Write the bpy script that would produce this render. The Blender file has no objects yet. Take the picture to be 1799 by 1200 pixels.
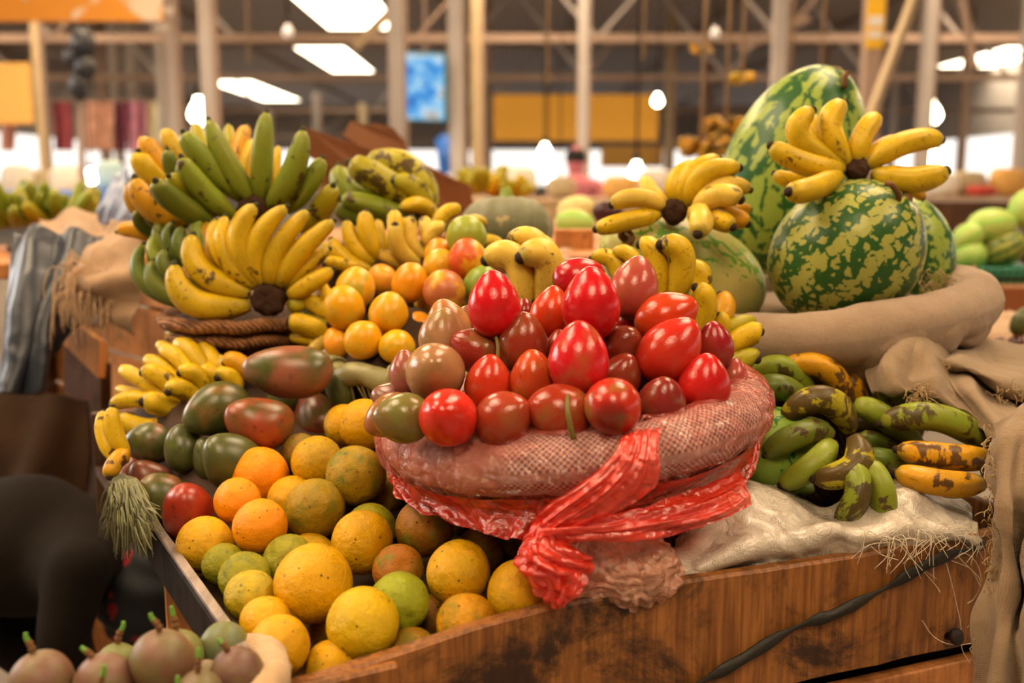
import bpy, bmesh, math, random
from mathutils import Vector, Matrix, Quaternion, noise as mnoise
random.seed(11)
SC = bpy.context.scene
COL = SC.collection
PI = math.pi
FPX = 1799 * 35 / 36.0
CAMP = Vector((0, 0, 1.40))
PITCH = math.radians(9)
FW = Vector((0, math.cos(PITCH), -math.sin(PITCH)))
UP = Vector((0, math.sin(PITCH), math.cos(PITCH)))
RT = Vector((1, 0, 0))

def P(px, py, d):
    return CAMP + d * (FW + ((px - 899.5) / FPX) * RT + ((600 - py) / FPX) * UP)
def AX(x, y, c=0.0):
    """direction: x to the right, y up, c towards the viewer"""
    return (x * RT + y * UP - c * FW).normalized()
def srgb(h):
    h = h.lstrip('#')
    v = [int(h[i:i+2], 16) / 255 for i in (0, 2, 4)]
    return tuple(x / 12.92 if x <= .04045 else ((x + .055) / 1.055) ** 2.4 for x in v)
def V4(c):
    return (c[0], c[1], c[2], 1.0)

# ------------------------------------------------------------------ objects
def tag(o, label=None, cat=None, group=None, kind=None):
    if label: o['label'] = label
    if cat: o['category'] = cat
    if group: o['group'] = group
    if kind: o['kind'] = kind
    return o
def mesh(name, verts, faces, mat=None, smooth=True, uv=None, attr=None):
    me = bpy.data.meshes.new(name)
    me.from_pydata([tuple(v) for v in verts], [], [tuple(f) for f in faces])
    if smooth:
        for p in me.polygons: p.use_smooth = True
    if uv:
        l = me.uv_layers.new(name='UVMap')
        for lp in me.loops: l.data[lp.index].uv = uv[lp.vertex_index]
    if attr:
        a = me.attributes.new('t', 'FLOAT', 'POINT')
        for i, x in enumerate(attr): a.data[i].value = x
    if mat: me.materials.append(mat)
    me.update()
    return me
def obj(name, me, M=None, parent=None, PM=None, color=None):
    o = bpy.data.objects.new(name, me)
    COL.objects.link(o)
    if parent is not None:
        o.parent = parent
        if PM is not None: o.matrix_parent_inverse = PM.inverted()
    if M is not None: o.matrix_basis = M
    if color is not None: o.color = tuple(color) if len(color) == 4 else (*color, 0.3)
    return o
def empty(name, loc, label=None, cat=None, group=None):
    o = bpy.data.objects.new(name, None)
    COL.objects.link(o); o.location = loc; o.empty_display_size = .02
    return tag(o, label, cat, group)
def child(name, G, mat, root, color=None, smooth=True):
    """world-space geometry G=(verts, faces[, attr]) made a child of root (an unrotated Empty or mesh at root.location)"""
    L = root.location
    vs = [Vector(v) - L for v in G[0]]
    return obj(name, mesh(name, vs, G[1], mat, smooth, attr=G[2] if len(G) > 2 else None), None, root, None, color)
def solo(name, G, mat, color=None, smooth=True, uv=None):
    """world-space geometry as one top-level mesh with its origin at the base"""
    xs = [v[0] for v in G[0]]; ys = [v[1] for v in G[0]]; zs = [v[2] for v in G[0]]
    L = Vector(((min(xs) + max(xs)) / 2, (min(ys) + max(ys)) / 2, min(zs)))
    vs = [Vector(v) - L for v in G[0]]
    me = mesh(name, vs, G[1], mat, smooth, uv=uv if uv else (G[3] if len(G) > 3 else None), attr=G[2] if len(G) > 2 else None)
    return obj(name, me, Matrix.Translation(L), color=color)
def join(*gs):
    vs, fs = [], []
    for g in gs:
        b = len(vs); vs += list(g[0]); fs += [tuple(i + b for i in f) for f in g[1]]
    return vs, fs
def box(c, s, rot=None, bev=0.0):
    bm = bmesh.new(); bmesh.ops.create_cube(bm, size=1)
    bmesh.ops.scale(bm, vec=s, verts=bm.verts)
    if bev: bmesh.ops.bevel(bm, geom=bm.edges[:], offset=bev, segments=1, affect='EDGES')
    M = Matrix.Translation(c) @ (rot if rot else Matrix())
    vs = [M @ v.co for v in bm.verts]; bm.verts.index_update()
    fs = [[v.index for v in f.verts] for f in bm.faces]; bm.free()
    return vs, fs
def beam(a, b, w, h=None, up=Vector((0, 0, 1)), bev=0.0):
    a = Vector(a); b = Vector(b); z = (b - a)
    L = z.length; z.normalize()
    if abs(z.dot(up)) > .95: up = Vector((0, 1, 0))
    x = up.cross(z).normalized(); y = z.cross(x)
    R = Matrix((x, y, z)).transposed().to_4x4()
    return box((a + b) / 2, (w, h or w, L), R, bev)
def catmull(pts, n):
    out = []
    m = len(pts)
    for i in range(n + 1):
        t = i / n * (m - 1); k = min(int(t), m - 2); u = t - k
        p1, p2 = pts[k], pts[k + 1]
        p0 = pts[k - 1] if k > 0 else p1 * 2 - p2
        p3 = pts[k + 2] if k + 2 < m else p2 * 2 - p1
        out.append(.5 * ((2 * p1) + (p2 - p0) * u + (2 * p0 - 5 * p1 + 4 * p2 - p3) * u * u + (3 * p1 - p0 - 3 * p2 + p3) * u ** 3))
    return out
def tube(pts, rad, seg=8, cap=True, prof=None):
    """sweep; rad = number, list or function of t; prof(angle, t) multiplies the radius"""
    n = len(pts); vs, fs, at = [], [], []
    pts = [Vector(p) for p in pts]
    T = [(pts[min(i + 1, n - 1)] - pts[max(i - 1, 0)]).normalized() for i in range(n)]
    x = T[0].orthogonal().normalized()
    for i in range(n):
        x = (x - T[i] * x.dot(T[i])).normalized(); y = T[i].cross(x)
        t = i / (n - 1)
        r = rad(t) if callable(rad) else (rad[i] if isinstance(rad, (list, tuple)) else rad)
        for j in range(seg):
            a = 2 * PI * j / seg
            k = r * (prof(a, t) if prof else 1)
            vs.append(pts[i] + (x * math.cos(a) + y * math.sin(a)) * k); at.append(t)
    for i in range(n - 1):
        for j in range(seg):
            a = i * seg + j; b = i * seg + (j + 1) % seg
            fs.append((a, b, b + seg, a + seg))
    if cap:
        fs.append(tuple(range(seg))[::-1]); fs.append(tuple((n - 1) * seg + j for j in range(seg)))
    return vs, fs, at
def lathe(prof, seg=32, M=None, cap=True):
    vs, fs = [], []
    for r, z in prof:
        for j in range(seg):
            a = 2 * PI * j / seg
            vs.append(Vector((r * math.cos(a), r * math.sin(a), z)))
    for i in range(len(prof) - 1):
        for j in range(seg):
            a = i * seg + j; b = i * seg + (j + 1) % seg
            fs.append((a, b, b + seg, a + seg))
    if cap:
        fs.append(tuple(range(seg))[::-1]); fs.append(tuple((len(prof) - 1) * seg + j for j in range(seg)))
    if M: vs = [M @ v for v in vs]
    return vs, fs
def sphere_grid(fn, nu=28, nv=20):
    """closed body: fn(theta from +z, phi) -> Vector"""
    vs = [fn(0.0, 0.0)]; fs = []
    for i in range(1, nv):
        for j in range(nu): vs.append(fn(PI * i / nv, 2 * PI * j / nu))
    vs.append(fn(PI, 0.0)); e = len(vs) - 1
    for j in range(nu):
        k = (j + 1) % nu
        fs.append((0, 1 + j, 1 + k)); fs.append((e, e - nu + k, e - nu + j))
        for i in range(nv - 2):
            a = 1 + i * nu
            fs.append((a + j, a + nu + j, a + nu + k, a + k))
    return vs, fs
def nz(v, s=1.0, o=0.0):
    return mnoise.noise(Vector(v) * s + Vector((o, o * 1.7, -o)))
def patch(rows, nu, nv, amp=0.0, sc=10.0, thick=0.0, fold=None, uvs=1.0, seed=0.0, amp2=0.0, sc2=60.0):
    """cloth through a grid of control points (rows of Vectors): smooth surface, creases by noise along the normal.
    fold(u, v) -> extra offset along the normal."""
    rr = [catmull(r, nu) for r in rows]
    colsm = [catmull([r[i] for r in rr], nv) for i in range(nu + 1)]
    g = [[colsm[i][j] for i in range(nu + 1)] for j in range(nv + 1)]
    vs, uv = [], []
    out = [[None] * (nu + 1) for _ in range(nv + 1)]
    for j in range(nv + 1):
        for i in range(nu + 1):
            du = g[j][min(i + 1, nu)] - g[j][max(i - 1, 0)]
            dv = g[min(j + 1, nv)][i] - g[max(j - 1, 0)][i]
            n = du.cross(dv)
            n = n.normalized() if n.length > 1e-12 else Vector((0, -1, 0))
            p = g[j][i]
            q = amp * nz(p, sc, seed) if amp else 0
            if amp2: q += amp2 * (abs(nz(p, sc2, seed + 5)) * 2 - .5)
            if fold: q += fold(i / nu, j / nv)
            out[j][i] = p + n * q
    lu = sum((g[nv // 2][i + 1] - g[nv // 2][i]).length for i in range(nu))
    lv = sum((g[j + 1][nu // 2] - g[j][nu // 2]).length for j in range(nv))
    for j in range(nv + 1):
        for i in range(nu + 1):
            vs.append(out[j][i]); uv.append((i / nu * lu * uvs, j / nv * lv * uvs))
    W = nu + 1
    fs = [(j * W + i, j * W + i + 1, (j + 1) * W + i + 1, (j + 1) * W + i) for j in range(nv) for i in range(nu)]
    return vs, fs, None, uv
def solidify(o, t):
    m = o.modifiers.new('Solidify', 'SOLIDIFY'); m.thickness = t; m.offset = 0
def PP(rows):
    return [[P(*q) for q in r] for r in rows]

# ------------------------------------------------------------------ materials
class NT:
    def __init__(s, name):
        s.m = bpy.data.materials.new(name); s.m.use_nodes = True
        s.t = s.m.node_tree; s.t.nodes.clear()
        s.out = s.n('ShaderNodeOutputMaterial')
    def n(s, ty, **k):
        nd = s.t.nodes.new(ty)
        for a, b in k.items(): setattr(nd, a, b)
        return nd
    def put(s, sock, v):
        if v is None: return
        if isinstance(v, bpy.types.NodeSocket): s.t.links.new(v, sock)
        elif isinstance(v, (tuple, list)) and sock.type == 'RGBA': sock.default_value = V4(v)
        else: sock.default_value = v
    def coord(s, kind='Object', rnd=0.0, scale=None):
        v = s.n('ShaderNodeTexCoord').outputs[kind]
        if rnd:
            oi = s.n('ShaderNodeObjectInfo')
            k = s.n('ShaderNodeVectorMath', operation='SCALE'); k.inputs[0].default_value = (13.1 * rnd, -7.7 * rnd, 29.3 * rnd)
            s.t.links.new(oi.outputs['Random'], k.inputs['Scale'])
            a = s.n('ShaderNodeVectorMath', operation='ADD'); s.t.links.new(v, a.inputs[0]); s.t.links.new(k.outputs[0], a.inputs[1])
            v = a.outputs[0]
        if scale:
            a = s.n('ShaderNodeVectorMath', operation='MULTIPLY'); s.t.links.new(v, a.inputs[0]); a.inputs[1].default_value = scale
            v = a.outputs[0]
        return v
    def noise(s, v, scale, detail=3, rough=.55, dist=0.0):
        n = s.n('ShaderNodeTexNoise'); s.put(n.inputs['Vector'], v)
        n.inputs['Scale'].default_value = scale; n.inputs['Detail'].default_value = detail
        n.inputs['Roughness'].default_value = rough; n.inputs['Distortion'].default_value = dist
        return n.outputs['Fac']
    def vor(s, v, scale, out='Distance', feature='F1'):
        n = s.n('ShaderNodeTexVoronoi', feature=feature); s.put(n.inputs['Vector'], v); n.inputs['Scale'].default_value = scale
        return n.outputs[out]
    def wave(s, v, scale, dist=0.0, detail=1, direction='X', dscale=1.0):
        n = s.n('ShaderNodeTexWave', bands_direction=direction); s.put(n.inputs['Vector'], v); n.inputs['Scale'].default_value = scale
        n.inputs['Distortion'].default_value = dist; n.inputs['Detail'].default_value = detail; n.inputs['Detail Scale'].default_value = dscale
        return n.outputs['Fac']
    def step(s, x, a, b, lo=0.0, hi=1.0):
        n = s.n('ShaderNodeMapRange', interpolation_type='SMOOTHSTEP'); s.put(n.inputs['Value'], x)
        if a <= b:
            n.inputs['From Min'].default_value = a; n.inputs['From Max'].default_value = b
            n.inputs['To Min'].default_value = lo; n.inputs['To Max'].default_value = hi
        else:
            n.inputs['From Min'].default_value = b; n.inputs['From Max'].default_value = a
            n.inputs['To Min'].default_value = hi; n.inputs['To Max'].default_value = lo
        return n.outputs['Result']
    def math(s, op, a, b=None, c=None):
        n = s.n('ShaderNodeMath', operation=op)
        s.put(n.inputs[0], a); s.put(n.inputs[1], b); s.put(n.inputs[2], c)
        return n.outputs[0]
    def mix(s, f, a, b, blend='MIX'):
        n = s.n('ShaderNodeMix', data_type='RGBA', blend_type=blend)
        s.put(n.inputs['Factor'], f); s.put(n.inputs[6], a); s.put(n.inputs[7], b)
        return n.outputs[2]
    def ramp(s, f, stops):
        n = s.n('ShaderNodeValToRGB'); s.put(n.inputs[0], f)
        e = n.color_ramp.elements
        while len(e) < len(stops): e.new(.5)
        for x, (p, c) in zip(e, stops): x.position = p; x.color = V4(c)
        return n.outputs[0]
    def bump(s, h, strength=.3, dist=.002, nrm=None):
        n = s.n('ShaderNodeBump'); s.put(n.inputs['Height'], h)
        n.inputs['Strength'].default_value = strength; n.inputs['Distance'].default_value = dist
        s.put(n.inputs['Normal'], nrm)
        return n.outputs[0]
    def obcol(s):
        oi = s.n('ShaderNodeObjectInfo'); return oi.outputs['Color'], oi.outputs['Alpha'], oi.outputs['Random']
    def attr(s, name='t'):
        return s.n('ShaderNodeAttribute', attribute_name=name).outputs['Fac']
    def bsdf(s, col, rough=.5, normal=None, spec=.5, sss=0.0, sssr=(1, .3, .1), trans=0.0, emis=None, es=0.0, metal=0.0, alpha=None, coat=0.0, sheen=0.0, connect=True):
        b = s.n('ShaderNodeBsdfPrincipled')
        s.put(b.inputs['Base Color'], col); s.put(b.inputs['Roughness'], rough); s.put(b.inputs['Normal'], normal)
        s.put(b.inputs['Specular IOR Level'], spec); b.inputs['Metallic'].default_value = metal
        if emis is not None: s.put(b.inputs['Emission Color'], emis); s.put(b.inputs['Emission Strength'], es)
        if alpha is not None: s.put(b.inputs['Alpha'], alpha)
        b.inputs['Coat Weight'].default_value = coat
        b.inputs['Coat Roughness'].default_value = .12
        b.inputs['Sheen Weight'].default_value = sheen
        if trans: b.inputs['Transmission Weight'].default_value = trans
        if connect: s.t.links.new(b.outputs[0], s.out.inputs[0])
        return b.outputs[0]
    def done(s): return s.m

def m_plain(name, col, rough=.6, var=.15, sc=8.0, spec=.3, bump=0.0, bsc=60.0, metal=0.0):
    k = NT(name); v = k.coord()
    f = k.noise(v, sc, 4)
    c = k.mix(f, tuple(x * (1 - var) for x in col), tuple(min(1, x * (1 + var)) for x in col))
    nrm = k.bump(k.noise(v, bsc, 4), bump, .004) if bump else None
    k.bsdf(c, rough, nrm, spec, metal=metal); return k.done()
def m_emit(name, col, s):
    k = NT(name); e = k.n('ShaderNodeEmission'); e.inputs[0].default_value = V4(col); e.inputs[1].default_value = s
    k.t.links.new(e.outputs[0], k.out.inputs[0]); return k.done()
def m_wood(name, a, b, stain, axis=(40, 40, 3), amount=.5, rough=.55, spec=.4):
    k = NT(name); v = k.coord(rnd=.3)
    vs = k.n('ShaderNodeVectorMath', operation='MULTIPLY'); k.t.links.new(v, vs.inputs[0]); vs.inputs[1].default_value = axis
    g = k.noise(vs.outputs[0], 2.2, 6, .62, .4)
    c = k.mix(k.step(g, .3, .7), a, b)
    bl = k.noise(v, 6, 7, .72, .4)
    c = k.mix(k.math('MULTIPLY', k.step(bl, .46, .62), amount), c, stain)
    sp = k.math('MULTIPLY', k.step(k.vor(v, 38), .20, .12), k.step(k.noise(v, 11, 2), .5, .62))
    c = k.mix(k.math('MULTIPLY', sp, .7), c, tuple(x * .4 for x in stain))
    n = k.bump(g, .25, .003)
    k.bsdf(c, k.step(bl, .3, .7, rough - .12, rough + .1), n, spec); return k.done()

def fruit_coord(k): return k.coord(rnd=1.0)

def make_orange():
    k = NT('orange_skin'); v = fruit_coord(k); col, al, rnd = k.obcol()
    g = k.noise(v, 1.3, 4, .6, .3)
    c = k.mix(k.math('MULTIPLY', k.step(g, .42, .68), al), col, srgb('#6d7420'))
    c = k.mix(k.math('MULTIPLY', k.step(k.noise(v, 2.2, 6, .7), .55, .72), k.math('MULTIPLY', al, .9)), c, srgb('#6b3d12'))
    vr = k.n('ShaderNodeTexVoronoi'); k.put(vr.inputs['Vector'], v); vr.inputs['Scale'].default_value = 4.2
    sp = k.n('ShaderNodeSeparateColor'); k.t.links.new(vr.outputs['Color'], sp.inputs[0])
    big = k.math('MULTIPLY', k.step(vr.outputs['Distance'], .19, .13), k.step(sp.outputs[0], .50, .54))
    big = k.math('MULTIPLY', big, k.step(k.noise(v, 1.6, 2), .42, .52))
    c = k.mix(k.math('MULTIPLY', big, .92), c, srgb('#2e1a0a'))
    tiny = k.math('MULTIPLY', k.step(k.vor(v, 13), .24, .10), k.step(k.noise(v, 2.2, 3), .44, .58))
    c = k.mix(k.math('MULTIPLY', tiny, .6), c, srgb('#4a2c0c'))
    lines = k.math('MULTIPLY', k.step(k.vor(v, 5.0, feature='DISTANCE_TO_EDGE'), .03, .005), k.step(k.noise(v, 2.0, 5), .58, .7))
    c = k.mix(k.math('MULTIPLY', lines, .55), c, srgb('#51300e'))
    h = k.math('ADD', k.vor(v, 40), k.math('MULTIPLY', k.noise(v, 80, 2), .4))
    n = k.bump(h, .30, .016); n = k.bump(k.noise(v, 3, 3), .15, .1, n)
    k.bsdf(c, k.step(k.noise(v, 4), .3, .7, .26, .38), n, .22); return k.done()
def make_mango():
    k = NT('mango_skin'); v = fruit_coord(k); col, al, rnd = k.obcol()
    g = k.noise(v, .8, 3, .5, .2)
    c = k.mix(k.noise(v, 2, 5, .65), srgb('#363c1c'), srgb('#5c5f2c'))
    c = k.mix(k.step(k.math('ADD', g, k.math('MULTIPLY', al, .5)), .58, .85), c, col)
    bl = k.math('MULTIPLY', k.step(k.noise(v, 2.4, 6, .7), .56, .68), .6)
    c = k.mix(bl, c, srgb('#2b150c'))
    sp = k.step(k.vor(v, 14), .16, .08)
    c = k.mix(k.math('MULTIPLY', sp, .35), c, srgb('#8d8a4e'))
    n = k.bump(k.noise(v, 24, 3), .06, .02)
    k.bsdf(c, .28, n, .45); return k.done()
def make_orange_mango():
    k = NT('small_mango_skin'); v = fruit_coord(k); col, al, rnd = k.obcol()
    g = k.noise(v, 1.0, 3, .5, .2)
    c = k.mix(k.step(g, .46, .66), col, k.mix(al, srgb('#e2a021'), srgb('#8c9a2c')))
    sp = k.math('MULTIPLY', k.step(k.noise(v, 9, 4, .7, .5), .60, .67), k.step(k.noise(v, 2), .4, .55))
    c = k.mix(k.math('MULTIPLY', sp, .75), c, srgb('#4e5516'))
    n = k.bump(k.noise(v, 20, 3), .08, .02)
    k.bsdf(c, .26, n, .32); return k.done()
def make_tamarillo():
    k = NT('tamarillo_skin'); v = fruit_coord(k); col, al, rnd = k.obcol()
    g = k.noise(v, .75, 3, .5, .2)
    c = k.mix(k.step(g, .35, .7), col, k.mix(.35, col, srgb('#7a1408')))
    c = k.mix(k.math('MULTIPLY', k.step(k.noise(v, 1.1, 4, .55, .3), .46, .68), al), c, srgb('#7c6a33'))
    vs = k.n('ShaderNodeVectorMath', operation='MULTIPLY'); k.t.links.new(v, vs.inputs[0]); vs.inputs[1].default_value = (6, 6, .9)
    st = k.math('MULTIPLY', k.step(k.noise(vs.outputs[0], 1.5, 4, .6), .64, .72), k.step(k.noise(v, 1.7, 2), .48, .6))
    c = k.mix(k.math('MULTIPLY', st, .7), c, srgb('#3a1714'))
    sp = k.math('MULTIPLY', k.step(k.vor(v, 11), .12, .06), k.step(k.noise(v, 2.3), .5, .6))
    c = k.mix(k.math('MULTIPLY', sp, .5), c, srgb('#3a1714'))
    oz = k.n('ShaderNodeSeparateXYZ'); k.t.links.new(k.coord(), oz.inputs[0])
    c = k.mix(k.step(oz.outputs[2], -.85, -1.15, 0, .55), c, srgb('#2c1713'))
    n = k.bump(k.noise(v, 9, 3), .05, .03)
    k.bsdf(c, k.step(k.noise(v, 6, 4), .35, .7, .15, .24), n, .42); return k.done()
def make_passion():
    k = NT('passion_fruit_skin'); v = fruit_coord(k); col, al, rnd = k.obcol()
    c = k.mix(k.step(k.noise(v, 1.2, 4, .6), .4, .65), col, k.mix(al, srgb('#6e5640'), srgb('#666c30')))
    c = k.mix(k.math('MULTIPLY', k.step(k.vor(v, 16), .22, .1), .4), c, srgb('#a08a66'))
    n = k.bump(k.noise(v, 14, 3), .1, .02)
    k.bsdf(c, .42, n, .35); return k.done()
def make_melon(name, light, dark, ns, w=.0, blot=1.0, pale=None, sw=.5, cs=7.5):
    k = NT(name); v = k.coord(); x = k.n('ShaderNodeSeparateXYZ'); k.t.links.new(v, x.inputs[0])
    phi = k.math('ARCTAN2', x.outputs[1], x.outputs[0])
    vo = k.coord(rnd=1.0)
    wob = k.math('MULTIPLY', k.math('SUBTRACT', k.noise(vo, 2.2, 3), .5), 3.2)
    s = k.math('SINE', k.math('ADD', k.math('MULTIPLY', phi, float(ns)), wob))
    b = k.math('SUBTRACT', k.noise(vo, 8, 3, .55, .6), .5)
    cell = k.math('SUBTRACT', k.vor(vo, cs, feature='DISTANCE_TO_EDGE'), .11)
    q = k.math('ADD', k.math('ADD', k.math('MULTIPLY', s, sw), w), k.math('ADD', k.math('MULTIPLY', b, 2.4 * blot), k.math('MULTIPLY', cell, 2.6 * blot)))
    m = k.step(q, .02, .18)
    fine = k.noise(vo, 26, 4, .6)
    li = k.mix(fine, light, tuple(y * .78 for y in light))
    if pale: li = k.mix(k.step(k.noise(vo, 1.2), .45, .62), li, pale)
    da = k.mix(fine, dark, tuple(y * 1.9 for y in dark))
    c = k.mix(m, da, li)
    c = k.mix(k.math('MULTIPLY', k.step(k.noise(vo, 15, 4, .7), .68, .74), .5), c, srgb('#7a5a2e'))
    n = k.bump(k.noise(vo, 5, 3), .05, .05)
    k.bsdf(c, .33, n, .28); return k.done()
def make_banana():
    k = NT('banana_skin'); v = k.coord(rnd=.7); col, al, rnd = k.obcol(); t = k.attr()
    c = k.mix(k.step(k.noise(v, 26, 4), .3, .7), col, k.mix(.35, col, srgb('#7a6c14')))
    e = k.math('MAXIMUM', k.step(t, .16, .0), k.step(t, .86, 1.0))
    c = k.mix(k.math('MULTIPLY', e, .5), c, srgb('#7d7a22'))
    hi = k.math('MULTIPLY', al, .19)
    pn = k.noise(v, 34, 5, .62, .4)
    pm = k.step(k.math('ADD', pn, hi), .70, .745)
    c = k.mix(k.math('MULTIPLY', pm, .88), c, k.mix(k.noise(v, 120), srgb('#2c1a12'), srgb('#4d3323')))
    sp = k.math('MULTIPLY', k.step(k.vor(v, 170), .20, .08), k.step(k.noise(v, 45, 2), .44, .56))
    c = k.mix(k.math('MULTIPLY', sp, .75), c, srgb('#40260f'))
    vs = k.math('MULTIPLY', k.step(k.noise(v, 80, 5, .75, 1.0), .57, .67), .55)
    c = k.mix(vs, c, srgb('#6d4712'))
    n = k.bump(k.noise(v, 160, 3), .08, .002)
    k.bsdf(c, .38, n, .25); return k.done()
def make_burlap(name, a, b, weave=1150.0):
    k = NT(name); uv = k.coord('UV'); v = k.coord()
    w1 = k.wave(uv, weave / 3.14159 / 2, .6, 1, 'X', 3.0); w2 = k.wave(uv, weave / 3.14159 / 2, .6, 1, 'Y', 3.0)
    w = k.math('MULTIPLY', w1, w2)
    c = k.mix(k.noise(v, 16, 5, .65), a, b)
    c = k.mix(k.step(k.noise(v, 55, 4, .7), .56, .72, 0, .45), c, tuple(x * .45 for x in a))
    c = k.mix(k.step(w, .0, .35, .4, .0), c, tuple(x * .4 for x in a))
    n = k.bump(w, .55, .0015); n = k.bump(k.noise(v, 90, 5, .7), .5, .004, n)
    k.bsdf(c, .85, n, .15, sheen=.2); return k.done()
def make_poly():
    k = NT('woven_white_plastic'); uv = k.coord('UV'); v = k.coord()
    w1 = k.wave(uv, 120, .3, 1, 'X'); w2 = k.wave(uv, 120, .3, 1, 'Y')
    w = k.math('MAXIMUM', w1, w2)
    c = k.mix(k.noise(v, 14, 5, .65), srgb('#d2c8b6'), srgb('#a39684'))
    c = k.mix(k.step(w, .4, .1, 0, .14), c, srgb('#7d6f5a'))
    n = k.bump(w, .25, .001); n = k.bump(k.noise(v, 45, 5, .7, .8), .7, .010, n)
    k.bsdf(c, k.step(k.noise(v, 30), .3, .7, .16, .34), n, .8, coat=.3); return k.done()
def make_film(name, col, tint, a0, a1, rough=.16, bs=1.0, dirn=(18, 18, 60)):
    k = NT(name); v = k.coord()
    vs = k.n('ShaderNodeVectorMath', operation='MULTIPLY'); k.t.links.new(v, vs.inputs[0]); vs.inputs[1].default_value = dirn
    f1 = k.noise(vs.outputs[0], 1.0, 4, .6, 1.2)
    f2 = k.vor(v, 55, feature='DISTANCE_TO_EDGE')
    n = k.bump(f1, min(1, .7 * bs), .012 * bs); n = k.bump(k.step(f2, 0, .25), min(1, .55 * bs), .010 * bs, n); n = k.bump(k.noise(v, 130, 4, .65, 1.2), min(1, .5 * bs), .006 * bs, n)
    c = k.mix(k.noise(v, 22, 4), col, tuple(min(1, x * 1.25) for x in col))
    p = k.bsdf(c, rough, n, .2, connect=False)
    tl = k.n('ShaderNodeBsdfTranslucent'); k.put(tl.inputs[0], col)
    ad = k.n('ShaderNodeMixShader'); ad.inputs[0].default_value = .25
    k.t.links.new(p, ad.inputs[1]); k.t.links.new(tl.outputs[0], ad.inputs[2])
    tr = k.n('ShaderNodeBsdfTransparent'); tr.inputs[0].default_value = V4(tint)
    mx = k.n('ShaderNodeMixShader')
    lw = k.n('ShaderNodeLayerWeight'); lw.inputs[0].default_value = .35
    al = k.math('ADD', k.step(f1, .3, .7, a0, a1), k.math('MULTIPLY', lw.outputs['Facing'], .35))
    al = k.math('MINIMUM', al, .97)
    k.t.links.new(al, mx.inputs[0]); k.t.links.new(tr.outputs[0], mx.inputs[1]); k.t.links.new(ad.outputs[0], mx.inputs[2])
    gl = k.n('ShaderNodeBsdfGlossy'); gl.inputs['Roughness'].default_value = rough; k.put(gl.inputs['Normal'], n)
    fr = k.n('ShaderNodeLayerWeight'); fr.inputs['Blend'].default_value = .5; k.put(fr.inputs['Normal'], n)
    m2 = k.n('ShaderNodeMixShader'); k.put(m2.inputs[0], k.math('ADD', k.math('MULTIPLY', k.math('POWER', fr.outputs['Facing'], 4.0), .35), .085))
    k.t.links.new(mx.outputs[0], m2.inputs[1]); k.t.links.new(gl.outputs[0], m2.inputs[2])
    k.t.links.new(m2.outputs[0], k.out.inputs[0]); return k.done()
def make_checked():
    k = NT('checked_woven_plastic'); uv = k.coord('UV'); v = k.coord()
    ch = k.n('ShaderNodeTexChecker'); k.put(ch.inputs['Vector'], uv); ch.inputs['Scale'].default_value = 330
    ch.inputs['Color1'].default_value = V4(srgb('#cbb6a2')); ch.inputs['Color2'].default_value = V4(srgb('#7d6c7c'))
    x = k.n('ShaderNodeSeparateXYZ'); k.t.links.new(v, x.inputs[0])
    m = k.step(k.math('ADD', x.outputs[0], k.math('MULTIPLY', k.noise(v, 12, 3), .10)), -.065, -.03)
    c = k.mix(m, k.mix(k.noise(v, 30, 4), srgb('#d9b2a2'), srgb('#b98b7c')), ch.outputs[0])
    c = k.mix(k.step(k.noise(v, 26, 4), .6, .72, 0, .5), c, srgb('#7a5a50'))
    n = k.bump(k.noise(v, 50, 4), .4, .004)
    k.bsdf(c, .5, n, .4); return k.done()
def make_straw(name, a, b, sc=70):
    k = NT(name); v = k.coord()
    w = k.wave(v, sc, 3.0, 3, 'DIAGONAL', 2.0)
    c = k.mix(k.step(k.noise(v, 60, 4), .3, .7), a, b)
    c = k.mix(k.step(w, .35, .0, 0, .7), c, tuple(x * .3 for x in a))
    n = k.bump(w, .8, .006)
    k.bsdf(c, .7, n, .25); return k.done()

M = {}
M['orange'] = make_orange(); M['mango'] = make_mango(); M['omango'] = make_orange_mango(); M['tam'] = make_tamarillo()
M['passion'] = make_passion(); M['banana'] = make_banana()
M['melon_a'] = make_melon('blotched_watermelon_skin', srgb('#8c9e42'), srgb('#1f431b'), 6, .10, 1.15, None, .34, 4.2)
M['melon_b'] = make_melon('striped_watermelon_skin', srgb('#a0a14c'), srgb('#224418'), 12, .04, 1.05, None, .42, 7.0)
M['melon_c'] = make_melon('pale_watermelon_skin', srgb('#b2b768'), srgb('#55802e'), 4, .55, .9, srgb('#c0b46a'), .5, 5)
M['melon_d'] = make_melon('leafy_watermelon_skin', srgb('#7d9a36'), srgb('#24501f'), 5, .45, .8, None, .4, 4)
M['burlap'] = make_burlap('burlap', srgb('#a38a6a'), srgb('#7e664a'))
M['burlap_rim'] = make_burlap('burlap_pale', srgb('#b69c80'), srgb('#8e745c'))
M['straw_bg'] = make_burlap('burlap_fringe', srgb('#c7a581'), srgb('#9b7a58'))
M['poly'] = make_poly(); M['checked'] = make_checked()
M['film'] = make_film('red_plastic_film', srgb('#e86450'), (1.0, .86, .81), .04, .30, .10, 1.5)
M['skirt'] = make_film('hanging_red_plastic_film', srgb('#e83c26'), (1.0, .55, .46), .28, .60, .14, .6)
M['film2'] = make_film('bunched_red_plastic_film', srgb('#f24028'), (1.0, .46, .38), .42, .80, .15, .6)
M['film3'] = make_film('pale_pink_plastic_film', srgb('#dca283'), (1, .80, .70), .40, .72, .12, .9)
M['wicker'] = make_straw('dark_wicker', srgb('#6b4a2c'), srgb('#3f2917'))
M['straw'] = make_straw('straw_rope', srgb('#b07a4c'), srgb('#7d5232'), 60)
M['leafrim'] = m_plain('dried_leaf_binding', srgb('#8a8456'), .42, .35, 40, .4, .4, 50)
M['net'] = m_plain('green_twine', srgb('#8d8452'), .6, .3, 30)
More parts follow.
